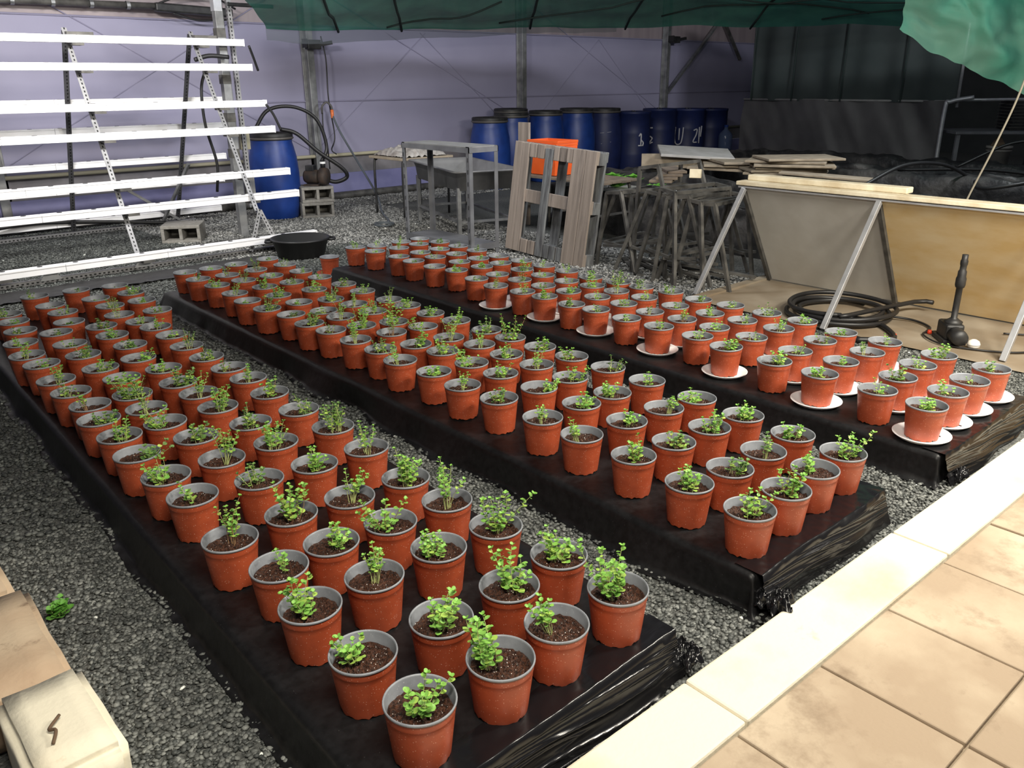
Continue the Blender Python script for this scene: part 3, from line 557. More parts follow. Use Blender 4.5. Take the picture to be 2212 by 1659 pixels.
for b in range(3):
    for c in range(4):
        codes = re.findall(r'([TBSLDN])(-?[01]?\.?\d*?)(\.\d+)(?:\s|$)', PL[b][c])
        for i, (x, y) in enumerate(POTS[b][c]):
            rng = random.Random(b * 1000 + c * 100 + i + 17)
            kind, dx, h = codes[i] if i < len(codes) else ('S', '0', '.25')
            dx = float(dx or 0); h = float(h) * (0.195 if kind == 'T' else 0.178)
            where = '%s, %s row from front, %s' % (BEDW[b], ORD[i], POSW[c])
            z = BZ
            if b == 2 and (c, i) in SAUCER:
                sa = ob('saucer', SAUM); sa.location = (x, y, BZ - 0.001); z = BZ + 0.0025
                tag(sa, 'round white saucer under the pot, %s' % where, 'saucer', 'white saucers on the right bed')
            root = thing('potted_seedling', (x, y, z), '%s in terracotta-coloured pot, %s' % (LOOK[kind], where), 'potted plant', 'potted seedlings on the black beds')
            root.rotation_euler = (rng.uniform(-.012, .012), rng.uniform(-.012, .012), rng.uniform(0, 6.28))
            p = ob('pot', POTM, root); ob('rim', RIMM, p)
            so = ob('soil', SOILM[rng.randrange(5)], root)
            R = Matrix.Rotation(-root.rotation_euler.z, 3, 'Z')
            lean = (RV * (dx * 0.9) + FV * rng.uniform(-.12, .12)) if kind in 'LTB' else Vector((rng.uniform(-.1, .1), rng.uniform(-.1, .1), 0))
            if kind == 'L': lean = lean * 1.6 + Vector((rng.uniform(-.2, .2), rng.uniform(-.2, .2), 0))
            lean = R @ lean
            off = R @ (RV * dx * 0.062 + FV * rng.uniform(-.012, .012)); off.z = 0.117
            stems, leaves = grow(rng, kind, max(h, 0.02), lean)
            mb = MB()
            for s in stems: mb.tube(s, [0.0013 * (1 - 0.5 * k / len(s)) for k in range(len(s))], 5, False)
            pl = mb.build('plant', 'stemr' if rng.random() < .15 else 'stem', root, True); pl.location = off
            near = i < 5 and b == 0 or (b == 1 and i < 1)
            if near:
                for m, t in leaves:
                    lf = ob('leaf', LEAFM[t], pl); lf.matrix_local = m
            elif leaves:
                lm = leaf_mesh('foliage', leaves, ('leafd' if rng.random() < .3 else 'leaf', 'leafy')); tag(ob('foliage', lm, pl), kind='stuff')
# lone pot in its own saucer behind the right bed
lp = thing('potted_seedling', (3.66, 6.42, 0.012), 'lone terracotta-coloured pot in a matching saucer on the gravel behind the beds', 'potted plant')
p = ob('pot', POTM, lp); ob('rim', RIMM, p); ob('soil', SOILM[0], lp)
ls = MB().lathe([(0.0001, 0.010), (0.07, 0.010), (0.105, 0.03), (0.108, 0.03), (0.09, 0.0), (0.0001, 0.0)], 32).build('saucer', 'terra', None, True); ls.location = (3.60, 6.41, 0)
tag(ls, 'terracotta-coloured saucer under the lone pot on the gravel', 'saucer'); lp.location = (3.62, 6.42, 0.011)
# weed by the stone block
wd = thing('weed', (0.40, 2.62, 0.0), 'small bright green weed in the gravel beside the brown stone', 'weed')
rng = random.Random(77); st, lv = grow(rng, 'D', 0.05, (0, 0)); mb = MB()
for s in st: mb.tube(s, 0.0014, 5, False)
pw_ = mb.build('stems', 'stem', wd, True); lm = leaf_mesh('foliage', [(m @ Matrix.Scale(1.7, 4), 0) for m, t in lv], ('weed',)); tag(ob('foliage', lm, pw_), kind='stuff')
# ================================================================ GUTTER RACK
rk = thing('gutter_rack', (2.4, 8.95, 0), 'slotted steel A-frame rack carrying rows of long white gutters', 'rack'); RO = Vector(rk.location)
FRX = (3.66, 2.48, 1.32)
for x in FRX:
    slotbar('slanted_post', (x, 8.86, 2.10), (x, 7.80, 0.42 if x > 3 else 0.05), 'slotl', rk, RO, 0.045, 0.004, (0, -1, 0))
    slotbar('back_post', (x + 0.02, 8.92, 2.08), (x + 0.10, 10.22, 0.05), 'slotd', rk, RO, 0.05, 0.004, (0, -1, 0))
    MB().bb((x - 0.05, 8.70, 2.02), (x + 0.18, 8.76, 2.06)).build('bracket', 'dmetal', rk, origin=RO)
for s in (-0.17, 0.14):
    slotbar('foot_strut', (3.69, 7.80, 0.42), (3.69 + s, 7.74, 0.03), 'slotl', rk, RO, 0.04, 0.004, (0, -1, 0))
slotbar('base_rail', (0.2, 7.80, 0.045), (3.84, 7.80, 0.045), 'slotl', rk, RO, 0.05, 0.004, (0, -1, 0))
slotbar('base_rail', (0.2, 10.2, 0.045), (3.95, 10.2, 0.045), 'slotl', rk, RO, 0.05, 0.004, (0, -1, 0))
slotbar('rail_foot', (3.84, 7.80, 0.06), (3.86, 7.62, 0.02), 'slotl', rk, RO, 0.04, 0.004, (1, 0, 0))
for x in (2.48, 1.7): MB().add([(x - .09, 7.79, .03), (x + .09, 7.79, .03), (x, 7.79, .15), (x - .09, 7.785, .03), (x + .09, 7.785, .03), (x, 7.785, .15)], [(0, 1, 2), (3, 5, 4)]).build('gusset', 'alu', rk, origin=RO)
MB().bar((3.55, 10.2, .05), (3.72, 9.6, .75), .03, .03).build('diagonal_brace', 'galv', rk, origin=RO)
MB().bar((3.75, 10.2, .05), (3.2, 10.2, .45), .03, .03).build('diagonal_brace', 'galv', rk, origin=RO)
ORDG = 0
def gutter(y, z, x1, front=True, cut=(1.9, 3.4)):
    segs = [0.0] + [c for c in cut if c < x1] + [x1]
    g = MB()
    h = 0.062; w = 0.075
    for a, b in zip(segs[:-1], segs[1:]):
        e = 0.0012
        g.bb((a + e, y - w / 2, z), (b - e, y + w / 2, z + h)); g.bb((a + e, y - w / 2 - 0.004, z + h - 0.012), (b - e, y + w / 2 + 0.004, z + h + 0.004))
    o = g.build('gutter', 'gutter', rk, bevel=0.003, origin=RO)
    MB().bb((x1, y - w / 2 - .005, z - .003), (x1 + 0.012, y + w / 2 + .005, z + h + .006)).build('end_cap', 'gutter', o, origin=RO, bevel=0.003)
    k = 0
    xx = 0.5
    while xx < x1 - 0.2:      # planting holes on the top face
        MB().lathe([(0.022, z + h + 0.003), (0.022, z + h + 0.0065), (0.0001, z + h + 0.0065)], 10, (xx, y, 0)).build('planting_hole', 'lid', o, origin=RO); xx += 0.28
    return o
FZ = [(1.965, 4.10), (1.725, 4.10), (1.375, 4.13), (1.125, 4.13), (0.715, 4.14), (0.50, 4.16), (0.10, 4.21)]
for i, (z, x1) in enumerate(FZ):
    y = 8.86 - (2.10 - z) * (1.06 / 2.05) - 0.09
    gutter(y, z, x1, cut=(1.45 + .06 * i, 2.5 + .03 * i, 3.62 + 0.03 * i))
    for x in FRX: MB().bb((x - 0.03, y - 0.05, z - 0.022), (x + 0.07, y + 0.09, z - 0.002)).build('shelf_bracket', 'dmetal', rk, origin=RO)
for i, z in enumerate((1.40, 1.12, 0.76, 0.48, 0.10)):
    y = 8.92 + (2.08 - z) * (1.30 / 2.03) + 0.09
    gutter(y, z, 4.22 + .02 * i, False, cut=(2.4, 3.7))
# black feed hoses at the rack end
def hose(name, pts, r, m, label, cat='hose', n=10):
    o = MB().tube(bez(pts, n), r, 8).build(name, m, None, True); return tag(o, label, cat)
hose('hose', [(3.95, 8.72, 1.86), (3.75, 8.74, 1.87), (3.6, 8.75, 1.83)], 0.022, 'rubber', 'short black hose stub tied across the galvanised post')
hose('hose', [(3.72, 8.80, 1.74), (3.66, 8.82, 1.55), (3.66, 8.84, 1.2), (3.74, 8.86, 0.8), (3.72, 8.9, 0.5)], 0.016, 'rubber', 'long black drop hose hanging beside the galvanised post')
hose('hose', [(4.08, 8.50, 1.96), (4.14, 8.55, 1.85), (4.2, 8.6, 1.73)], 0.013, 'rubber', 'short black hose between the two top gutters')
hose('hose', [(4.10, 8.30, 1.40), (4.17, 8.3, 1.3), (4.24, 8.3, 1.14)], 0.013, 'rubber', 'short black hose below the third gutter end')
hose('hose', [(0.9, 10.0, 0.05), (1.6, 10.1, 0.16), (2.2, 10.2, 0.18), (2.9, 10.2, 0.12), (3.6, 10.1, 0.04)], 0.02, 'rubber', 'black hose arching on the ground behind the rack')
for i, (z, lab) in enumerate(((0.92, 'small beige control box fixed high beside the post'), (0.42, 'beige junction box fixed low beside the post'))):
    r = thing('junction_box', (4.10, 8.92, z), lab, 'box'); MB().bb((-0.05, -0.03, 0), (0.06, 0.03, 0.20 + 0.04 * i)).build('box_body', 'beige' if i == 0 else 'greytop', r, bevel=0.006); MB().bb((-0.04, -0.036, 0.02), (0.05, -0.031, 0.17)).build('box_lid', 'beige' if i == 0 else 'greytop', r)
# cinder blocks
def cinder(loc, rz, label):
    r = thing('concrete_block', loc, label, 'block', 'hollow concrete blocks', rz)
    L_, D_, H_ = 0.40, 0.36, 0.19; t = 0.035; mb = MB()
    # cells open towards the front
    mb.bb((-L_ / 2, -D_ / 2, 0), (L_ / 2, D_ / 2, t)); mb.bb((-L_ / 2, -D_ / 2, H_ - t), (L_ / 2, D_ / 2, H_))
    for x in (-L_ / 2, -t / 2, L_ / 2 - t): mb.bb((x, -D_ / 2, t), (x + t, D_ / 2, H_ - t))
    mb.bb((-L_ / 2 + t, D_ / 2 - 0.03, t), (L_ / 2 - t, D_ / 2, H_ - t))
    mb.build('block_body', 'block', r, bevel=0.006); return r
cinder((5.26, 9.56, 0), -0.35, 'hollow concrete block at the bottom of the stack under the pump')
cinder((5.27, 9.56, 0.192), -0.33, 'upper hollow concrete block directly under the pump')
cinder((3.34, 9.02, 0), -0.55, 'single hollow concrete block on the ground behind the lowest gutter')
# drums
def drum(loc, label, h, r, m, kind, lidz=0, letters=None, rz=0):
    t = thing('drum', loc, label, 'drum', 'blue plastic drums', rz); b = r
    if kind == 'bulge':
        prof = [(b * .80, 0), (b * .86, .02), (b * .95, h * .16), (b, h * .4), (b, h * .56), (b * .955, h * .76), (b * .86, h * .90), (b * .83, h * .93), (b * .83, h)]
    else:
        prof = [(b * .94, 0), (b * .97, .02), (b * .98, h * .3), (b * .99, h * .32), (b * .98, h * .34), (b * .98, h * .64), (b * .99, h * .66), (b * .98, h * .68), (b * .97, h - .05), (b * 1.0, h - .045), (b * 1.0, h - .01), (b * .97, h), (b * .94, h - .012), (0.001, h - .012)]
    body = MB().lathe(prof, 40, capb=True).build('drum_body', m, t, True)
    if kind == 'bulge':
        MB().lathe([(b * .84, h - .03), (b * .88, h - .02), (b * .88, h + .045), (b * .84, h + .055), (b * .78, h + .05), (b * .76, h + .03), (.001, h + .03)], 40).build('lid', 'lid', t, True)
        MB().lathe([(b * .88, h - .022), (b * .905, h - .015), (b * .905, h - .002), (b * .88, h + .004)], 40).build('clamp_ring', 'ring', t, True)
    else:
        for a in (0.8, 3.9): MB().lathe([(.03, h - .012), (.03, h + .006), (.001, h + .006)], 12, (b * .6 * math.cos(a), b * .6 * math.sin(a), 0)).build('bung', 'lid', t)
    if lidz:
        MB().lathe([(b * .80, h + .05), (b * .86, h + .055), (b * .865, h + .10), (b * .80, h + .115), (b * .74, h + .10), (.001, h + .10)], 40, (0.01, 0.02, 0)).build('spare_lid', 'lid', t, True)
        MB().lathe([(b * .86, h + .052), (b * .885, h + .06), (b * .87, h + .07)], 40, (0.01, 0.02, 0)).build('spare_ring', 'ring', t, True)
    if letters:
        z0, a0, strokes = letters
        mb = MB()
        for s in strokes:
            pts = []
            for (u, w) in s:
                a = a0 + u / b; pts.append(((b * 1.0 + .002) * math.cos(a), (b * 1.0 + .002) * math.sin(a), z0 + w))
            mb.tube(bez(pts, 4) if len(pts) > 2 else pts, 0.013 if kind != 'bulge' else 0.003, 6)
        o = mb.build('painted_mark', 'paint', body, True); o['label'] = 'white hand-painted mark'
    return t
drum((4.86, 9.80, 0), 'bright blue drum behind the gutter ends, next to the concrete blocks', 0.98, 0.30, 'drum', 'bulge')
CA = math.radians(-132)   # side facing the path
YR = 10.30
drum((8.72, YR - .15, 0), 'shortest blue drum with black lid, first from the left in the back row', 1.03, 0.32, 'drum', 'bulge')
drum((9.35, YR + .05, 0), 'blue drum wearing two stacked black lids, second in the back row', 1.08, 0.32, 'drum', 'bulge', 1)
drum((10.08, YR, 0), 'blue drum with thick black lid, third in the back row behind the crates', 1.09, 0.32, 'drum', 'bulge')
drum((10.83, YR, 0), 'blue drum with black lid, fourth in the back row', 1.11, 0.33, 'drum', 'bulge')
drum((11.60, YR + .05, 0), 'darker blue drum with black lid and faint scratches, fifth in the back row', 1.09, 0.33, 'drumd', 'bulge', 0, (0.55, CA, [[(-.1, .18), (.1, .2)], [(-.08, 0.0), (.1, .03)]]))
drum((12.10, YR - .22, 0), 'dark blue drum marked like a white numeral one, sixth in the back row', 1.08, 0.31, 'drumd', 'flat', 0, (0.50, math.radians(-141 + 28), [[(-.04, .16), (0, .2), (0, 0)], [(-.05, 0), (.05, 0)], [(0, .1), (.05, .05), (.04, 0)]]))
drum((13.12, YR, 0), 'dark blue drum marked with a white squiggle, seventh in the back row', 1.10, 0.32, 'drumd', 'flat', 0, (0.42, math.radians(-142 - 30), [[(.05, .34), (-.04, .32), (-.02, .2), (.05, .15), (-.02, .05), (.06, .08)], [(-.04, .0), (.0, .1)]]))
drum((13.95, YR - .05, 0), 'dark blue drum marked with a white U and numerals, eighth in the back row', 1.08, 0.34, 'drumd', 'flat', 0, (0.42, math.radians(-144), [[(u - .15, w) for u, w in q] for q in [[(-.09, .32), (-.10, .1), (-.05, 0), (.04, .02), (.07, .15), (.08, .32)], [(0, .3), (0, .08)]]] + [[(u + .23, w) for u, w in q] for q in [[(-.10, .26), (-.03, .28), (-.04, .18), (-.10, .05), (-.02, .04)], [(.03, .32), (.03, .02)], [(.09, .34), (.07, .14)]]]))
drum((14.72, YR - .05, 0), 'plain dark blue drum at the right end of the back row, ninth', 1.06, 0.34, 'drumd', 'flat')
# pump on the blocks
pu = thing('water_pump', (5.26, 9.54, 0.385), 'rusty electric water pump sitting on two concrete blocks', 'pump', None, 2.2)
MB().lathe([(.001, -.11), (.07, -.11), (.085, -.08), (.085, .06), (.07, .09), (.001, .09)], 20, (0.03, 0, .11), Matrix.Rotation(pi / 2, 3, 'Y')).build('motor_body', 'rust', pu, True)
MB().lathe([(.001, -.05), (.10, -.05), (.11, -.02), (.11, .03), (.08, .05), (.001, .05)], 20, (-.13, 0, .115), Matrix.Rotation(pi / 2, 3, 'Y')).build('pump_head', 'rust', pu, True)
mb = MB().bb((-.08, -.07, 0), (.12, .07, .02)); mb.build('foot_plate', 'rust', pu)
MB().bb((-.02, -.05, .18), (.09, .05, .25)).build('terminal_box', 'lid', pu, bevel=.006)
MB().tube([(-.13, 0, .2), (-.13, 0, .31)], .03, 12).build('outlet', 'rubber', pu, True)
MB().lathe([(.036, .27), (.036, .295)], 12, (-.13, 0, 0)).build('hose_clip', 'saucer', pu)
hose('hose', [(5.35, 9.50, .66), (5.45, 9.50, .85), (5.35, 9.52, 1.18), (5.1, 9.6, 1.33), (4.8, 9.68, 1.3), (4.62, 9.72, 1.08)], 0.022, 'rubber', 'black hose arching from the pump over the blue drum')
hose('hose', [(4.9, 9.62, 1.08), (5.08, 9.55, 1.02), (5.3, 9.45, .80), (5.55, 9.35, .60), (5.62, 9.35, .48), (5.5, 9.42, .42), (5.38, 9.5, .46)], 0.025, 'rubber', 'thick black suction hose curving from the blue drum to the pump')
# tap, cables and grey hose at the second post
tp = thing('tap', (6.10, 10.68, 1.30), 'small outdoor tap with orange hose connector on the wall post', 'tap')
MB().tube(bez([(0, 0, -.1), (0, -.02, 0), (.06, -.04, .05), (.12, -.05, 0), (.13, -.05, -.05)], 5), .014, 8).build('tap_body', 'dmetal', tp, True)
MB().lathe([(.02, -.05), (.024, 0), (.022, .06), (.001, .06)], 10, (.13, -.05, -.11)).build('connector', 'ocap', tp, True)
hose('hose', [(6.23, 10.63, 1.18), (6.26, 10.5, .95), (6.3, 10.2, .6), (6.2, 9.6, .2), (5.95, 9.1, .03), (5.7, 8.6, .02), (5.55, 8.35, .02)], 0.014, 'greyhose', 'grey garden hose sloping from the tap to the gravel')
ch = []
for k in range(25): a = k / 24 * 2 * pi * 1.6; ch.append((5.42 + .11 * math.cos(a), 8.25 + .11 * math.sin(a), .015 + .006 * k / 6))
hose('hose', ch, 0.012, 'greyhose', 'small coil of dark hose end on the pale gravel', n=3)
hose('cable', [(6.2, 10.72, 2.2), (6.24, 10.70, 1.9), (6.22, 10.68, 1.4), (6.26, 10.66, .9), (6.16, 10.6, .72), (6.05, 10.3, .68)], 0.009, 'rubber', 'thin black cable hanging down beside the second wall post', 'cable')
hose('cable', [(6.12, 10.70, 1.25), (6.1, 10.68, 1.0), (6.13, 10.66, .8), (6.14, 10.66, .45)], 0.009, 'rubber', 'short black cable below the tap on the wall post', 'cable')
for (x, z, lab) in ((6.06, 2.03, 'black floodlight box clamped to the wall post behind the net edge'), (14.0, 2.28, 'small dark floodlight fixed to the far wall post')):
    r = thing('floodlight', (x, 10.7, z), lab, 'lamp')
    MB().bb((-.10, -.05, 0), (.10, .05, .12)).build('housing', 'lid', r, bevel=.01); MB().bar((.08, -.02, .06), (.26, -.05, .09), .06, .05).build('arm', 'rubber', r); MB().bb((-.13, -.06, .02), (-.11, .06, .13)).build('yoke', 'rubber', r)
# black tub
tb = thing('tub', (3.83, 7.33, 0), 'round black rubber tub on the gravel below the gutter ends', 'tub')
MB().lathe([(.20, 0), (.22, .01), (.27, .17), (.285, .175), (.285, .19), (.265, .19), (.21, .03), (.001, .025)], 36, capb=True).build('tub_body', 'rubber', tb, True)
for a in (-.5, 2.64): MB().tube([(.27 * math.cos(a - .25), .27 * math.sin(a - .25), .17), (.33 * math.cos(a - .15), .33 * math.sin(a - .15), .165), (.33 * math.cos(a + .15), .33 * math.sin(a + .15), .165), (.27 * math.cos(a + .25), .27 * math.sin(a + .25), .17)], .013, 8).build('handle', 'rubber', tb, True)
# ================================================================ MIDDLE BACK
ct = thing('shelf_cart', (5.19, 6.68, 0), 'grey metal shelf cart with dusty top between gravel and pallet', 'shelf'); CO = Vector(ct.location)
cx0, cx1, cy0, cy1, cz = 5.01, 5.37, 6.14, 7.22, 1.03
for (x, y, f1) in ((cx0, cy0, 1), (cx0, cy1, 1), (cx1, cy0, 1), (cx1, cy1, 1)):
    a = MB(); sx = 1 if x == cx0 else -1; sy = 1 if y == cy0 else -1
    a.bb((x, y, 0), (x + sx * .045, y + sy * .004, cz)); a.bb((x, y, 0), (x + sx * .004, y + sy * .045, cz)); a.build('upright', 'grey', ct, origin=CO)
    for k in range(8): MB().bb((x - .0015 * sx, y + sy * .016, .12 + k * .11), (x - .0035 * sx, y + sy * .024, .16 + k * .11)).build('slot', 'lid', ct, origin=CO)
mb = MB().bb((cx0, cy0, cz - .01), (cx1, cy1, cz)); mb.build('top_shelf', 'greytop', ct, origin=CO)
mb = MB()
for (p, q) in (((cx0, cy0), (cx1, cy0)), ((cx0, cy0), (cx0, cy1)), ((cx1, cy0), (cx1, cy1)), ((cx0, cy1), (cx1, cy1))):
    mb.bb((min(p[0], q[0]) - .004, min(p[1], q[1]) - .004, cz - .055), (max(p[0], q[0]) + .004, max(p[1], q[1]) + .004, cz - .008))
mb.build('shelf_lip', 'grey', ct, origin=CO)
mb = MB().bb((cx0, cy0, .09), (cx1, cy1, .10)); mb.bb((cx0 - .003, cy0, .05), (cx0, cy1, .11)); mb.bb((cx0, cy0 - .003, .05), (cx1, cy0, .11)); mb.build('bottom_shelf', 'grey', ct, origin=CO)
sk = thing('sink_stand', (6.02, 7.50, 0), 'steel sink basin on a legged stand behind the shelf cart', 'sink'); SO = Vector((0, 0, 0)); sk.rotation_euler = (0, 0, -.33)
x0, x1, y0, y1 = -.36, .36, -.80, .80
for (x, y) in ((x0 + .05, y0 + .08), (x0 + .05, y1 - .08), (x1 - .05, y0 + .08), (x1 - .05, y1 - .08)): MB().bb((x - .02, y - .02, 0), (x + .02, y + .02, .55)).build('leg', 'galv', sk, origin=SO)
mb = MB()
for a, b in (((x0 + .05, y0 + .08), (x1 - .05, y0 + .08)), ((x0 + .05, y1 - .08), (x1 - .05, y1 - .08)), ((x0 + .05, y0 + .08), (x0 + .05, y1 - .08)), ((x1 - .05, y0 + .08), (x1 - .05, y1 - .08))): mb.bar((*a, .19), (*b, .19), .025, .025)
mb.build('lower_frame', 'galv', sk, origin=SO)
mb = MB(); ri = .05
def rr(x0, y0, x1, y1, r, z): return [(cx + r * math.cos(a), cy + r * math.sin(a), z) for cx, cy, a0 in ((x1 - r, y1 - r, 0), (x0 + r, y1 - r, pi / 2), (x0 + r, y0 + r, pi), (x1 - r, y0 + r, 1.5 * pi)) for a in [a0 + k * pi / 8 for k in range(5)]]
rings = [rr(x0 + .04, y0 + .05, x1 - .04, y1 - .05, .05, .52), rr(x0 + .02, y0 + .02, x1 - .02, y1 - .02, .06, .70), rr(x0 - .04, y0 - .05, x1 + .04, y1 + .05, .07, .715), rr(x0 - .04, y0 - .05, x1 + .04, y1 + .05, .07, .73), rr(x0, y0, x1, y1, .06, .725), rr(x0 + .06, y0 + .08, x1 - .06, y1 - .08, .05, .55)]
n = 20; vs = [p for r_ in rings for p in r_]; fs = [(i * n + j, i * n + (j + 1) % n, (i + 1) * n + (j + 1) % n, (i + 1) * n + j) for i in range(5) for j in range(n)] + [tuple(range(n))[::-1], tuple(range(5 * n, 6 * n))]
mb.add(vs, fs).build('basin', 'steel', sk, True, origin=SO)
st_ = thing('small_table', (6.33, 8.90, 0), 'small table with bent black tube legs against the back wall', 'table'); TO = Vector((6.15, 8.45, 0))
MB().bb((5.72, 8.05, .70), (6.50, 8.80, .73)).build('table_top', 'board', st_, bevel=.005, origin=TO)
for x in (5.76, 6.46):
    for y in (8.12, 8.74): MB().tube(bez([(x, y, 0), (x, y, .62), (x + (.04 if x < 6 else -.04), y, .69)], 5), .016, 8).build('leg', 'lid', st_, True, origin=TO)
sk2 = thing('sack', (6.28, 8.87, .73), 'crumpled pale sack lying on the small table', 'sack')
MB().grid(40, 34, lambda u, v: ((u - .5) * .66, (v - .5) * .68, .10 * (max(0, math.sin(pi * u) * math.sin(pi * v))) ** .4 * (1 + .5 * nz(u * 5, v * 5, 2)) + .025 * nz(u * 14, v * 14, 4) + .012)).build('sack_cloth', 'sack', sk2, True)
# pallet leaning back
pa = thing('pallet', (5.40, 5.56, 0), 'weathered wooden pallet standing on edge behind the right bed', 'pallet')
pa.rotation_euler = (.045, 0.11, 0); pa.location.z = .022
def pb(name, y0, y1, z0, z1, x0, x1, m='wood', s=0):
    o = MB().bb((x0, y0, z0), (x1, y1, z1)).build(name, m, pa, bevel=.004); return o
PHt = 1.03; Y0, Y1 = -.53, .53
pb('front_board', .43, Y1, 0, PHt, 0, .022); pb('front_board', .335, .427, 0, PHt - .005, 0, .022); pb('front_board', .015, .11, 0, PHt - .03, .0, .022, 'woodd')
pb('front_board', -.40, -.245, 0, PHt, 0, .022); pb('front_board', Y0, -.405, 0, PHt, 0, .022)
for (a, b) in ((.235, .32), (.13, .215), (-.065, .0), (-.15, -.08), (-.235, -.17)): pb('short_board', a, b, PHt - .13, PHt - .005, .003, .022); pb('short_board', a, b, 0, .13, .003, .022, 'woodd' if a < 0 else 'wood')
for z in (0, .48, PHt - .12): pb('cross_board', Y0, Y1, z, z + .12, .022, .044)
for z in (.01, .48, PHt - .12):
    for y in (Y0, -.06, Y1 - .11): pb('spacer_block', y, y + .11, z, z + .11, .044, .125, 'woodd')
for y in (Y0, -.06, Y1 - .11): pb('back_board', y, y + .11, 0, PHt, .125, .147, 'woodd')
pb('back_board', Y0, Y1, PHt - .09, PHt, .147, .16, 'woodd')
# crates on a rough bench behind the pallet
bn = thing('rough_bench', (6.53, 6.27, 0), 'rough wooden bench with dark metal legs carrying the orange crates', 'bench'); BO = Vector((6.30, 6.15, 0))
for k in range(4): MB().bb((6.02 + k * .15, 5.45, .62 + .004 * (k % 2)), (6.16 + k * .15, 6.85, .645)).build('plank', 'plank', bn, bevel=.003, origin=BO)
for y in (5.55, 6.1, 6.75):
    for x in (6.06, 6.56): MB().tube(bez([(x, y, 0), (x, y, .5), (x, y + .03, .62)], 4), .017, 8).build('leg', 'dmetal', bn, True, origin=BO)
    MB().bar((6.06, y, .3), (6.56, y, .3), .02, .02).build('stretcher', 'dmetal', bn, origin=BO)
def crate(z, label, k):
    r = thing('crate', (6.48 + .004 * k, 6.52, z), label, 'crate', 'nested orange crates', .03 * (k - 1)); w, l, h, t = .155, .22, .30, .006; mb = MB()
    def ring(a, b, zz): return [(-a, -b, zz), (a, -b, zz), (a, b, zz), (-a, b, zz)]
    R_ = [ring(w * .84, l * .86, 0), ring(w * .97, l * .98, h - .03), ring(w * 1.04, l * 1.04, h - .03), ring(w * 1.04, l * 1.04, h), ring(w * .96, l * .97, h), ring(w * .82, l * .84, .01)]
    vs = [p for q in R_ for p in q]; fs = [(i * 4 + j, i * 4 + (j + 1) % 4, (i + 1) * 4 + (j + 1) % 4, (i + 1) * 4 + j) for i in range(5) for j in range(4)] + [(3, 2, 1, 0), (20, 21, 22, 23)]
    mb.add(vs, fs).build('crate_body', 'orange', r, bevel=.004)
    mb = MB().bb((-w * 1.045, -l * .9, h - .026), (-w * 1.042, l * .9, h - .006)); mb.build('rim_band', 'orange', r)
crate(.65, 'bottom orange plastic crate of the nested stack behind the pallet', 0)
crate(.68, 'middle orange plastic crate nested in the stack behind the pallet', 1)
crate(.71, 'topmost orange plastic crate of the nested stack behind the pallet', 2)
bs = MB().bb((6.70, 7.12, .0), (6.73, 7.30, 1.16)).build('offcut_board', 'wood', None, bevel=.003); tag(bs, 'upright wood board end showing above the orange crates', 'board')
# trestle frames
def trestle(loc, rz, h, label, tilt=0, w=.62, d=.34):
    r = thing('trestle', loc, label, 'trestle', 'dark metal trestles stacked beside the pallet', rz); r.rotation_euler = (tilt, 0, rz)
    s = .028
    for sx in (-1, 1):
        for sy in (-1, 1):
            MB().bar((sx * w / 2, sy * d * .32, h), (sx * (w / 2 + .03), sy * (d / 2 + .12), 0), s, s).build('leg', 'dmetal', r)
        MB().bar((sx * (w / 2), -d * .34, h), (sx * (w / 2), d * .34, h), s, s).build('top_bar', 'dmetal', r)
        MB().bar((sx * (w / 2 + .02), -d * .5, h * .32), (sx * (w / 2 + .02), d * .5, h * .32), s * .8, s * .8).build('stretcher', 'dmetal', r)
    MB().bar((-w / 2, d * .34, h), (w / 2, d * .34, h), s, s).build('top_rail', 'dmetal', r); MB().bar((-w / 2, -d * .34, h), (w / 2, -d * .34, h), s, s).build('top_rail', 'dmetal', r)
    MB().bar((-w / 2, d * .5, h * .32), (w / 2, d * .5, h * .32), s * .8, s * .8).build('stretcher', 'dmetal', r)
    return r
TW = ['first from the pallet', 'second from the pallet', 'third from the pallet', 'fourth from the pallet', 'fifth from the pallet', 'sixth from the pallet', 'seventh from the pallet', 'eighth, nearest the panels']
TP = [(5.95, 4.90, .10, .66, .10), (5.88, 4.72, -.16, .68, -.12), (5.86, 4.52, .18, .72, .14), (5.90, 4.34, .02, .93, -.16), (5.80, 4.20, -.18, .76, .10), (5.82, 4.04, .14, .72, -.12), (5.80, 3.98, -.08, .70, .08), (5.84, 3.86, .10, .68, -.04)]
for k, (x, y, rz, h, ti) in enumerate(TP): trestle((x, y, 0), rz, h, 'dark metal trestle in the tangled row, ' + TW[k], ti, .58 + .03 * (k % 3), .26 + .04 * (k % 2))
for k in range(5):
    o = MB().bar((-.38, 0, 0), (.38, 0, 0), .05, .02).build('loose_slat', 'dmetal', None); o.location = (5.75 + .02 * k, 4.75 - .2 * k, .012 + .021 * k); o.rotation_euler = (0, -.02 * k, .9 + .25 * k)
    tag(o, 'dark flat bar lying under the trestles, %s from the ground' % ORD[k], 'bar', 'loose dark bars')
for k in range(4):
    o = MB().bb((-.30 + .02 * k, -.10, 0), (.28, .10 - .01 * k, .022)).build('plank', 'plank', None, bevel=.003); o.location = (6.15 + .02 * k, 4.72, .755 + .0235 * k); o.rotation_euler = (0, 0, .5 + .12 * k)
    tag(o, 'short brown plank on the trestles, %s from the bottom of the pile' % ORD[k], 'plank', 'planks piled on the trestles')
o = MB().bb((-.035, -.045, 0), (.035, .045, .07)).build('wood_block', 'cream', None, bevel=.004); o.location = (5.62, 4.02, .86); o.rotation_euler = (0, .1, .5); tag(o, 'small pale wood block resting on the trestle tops', 'block')
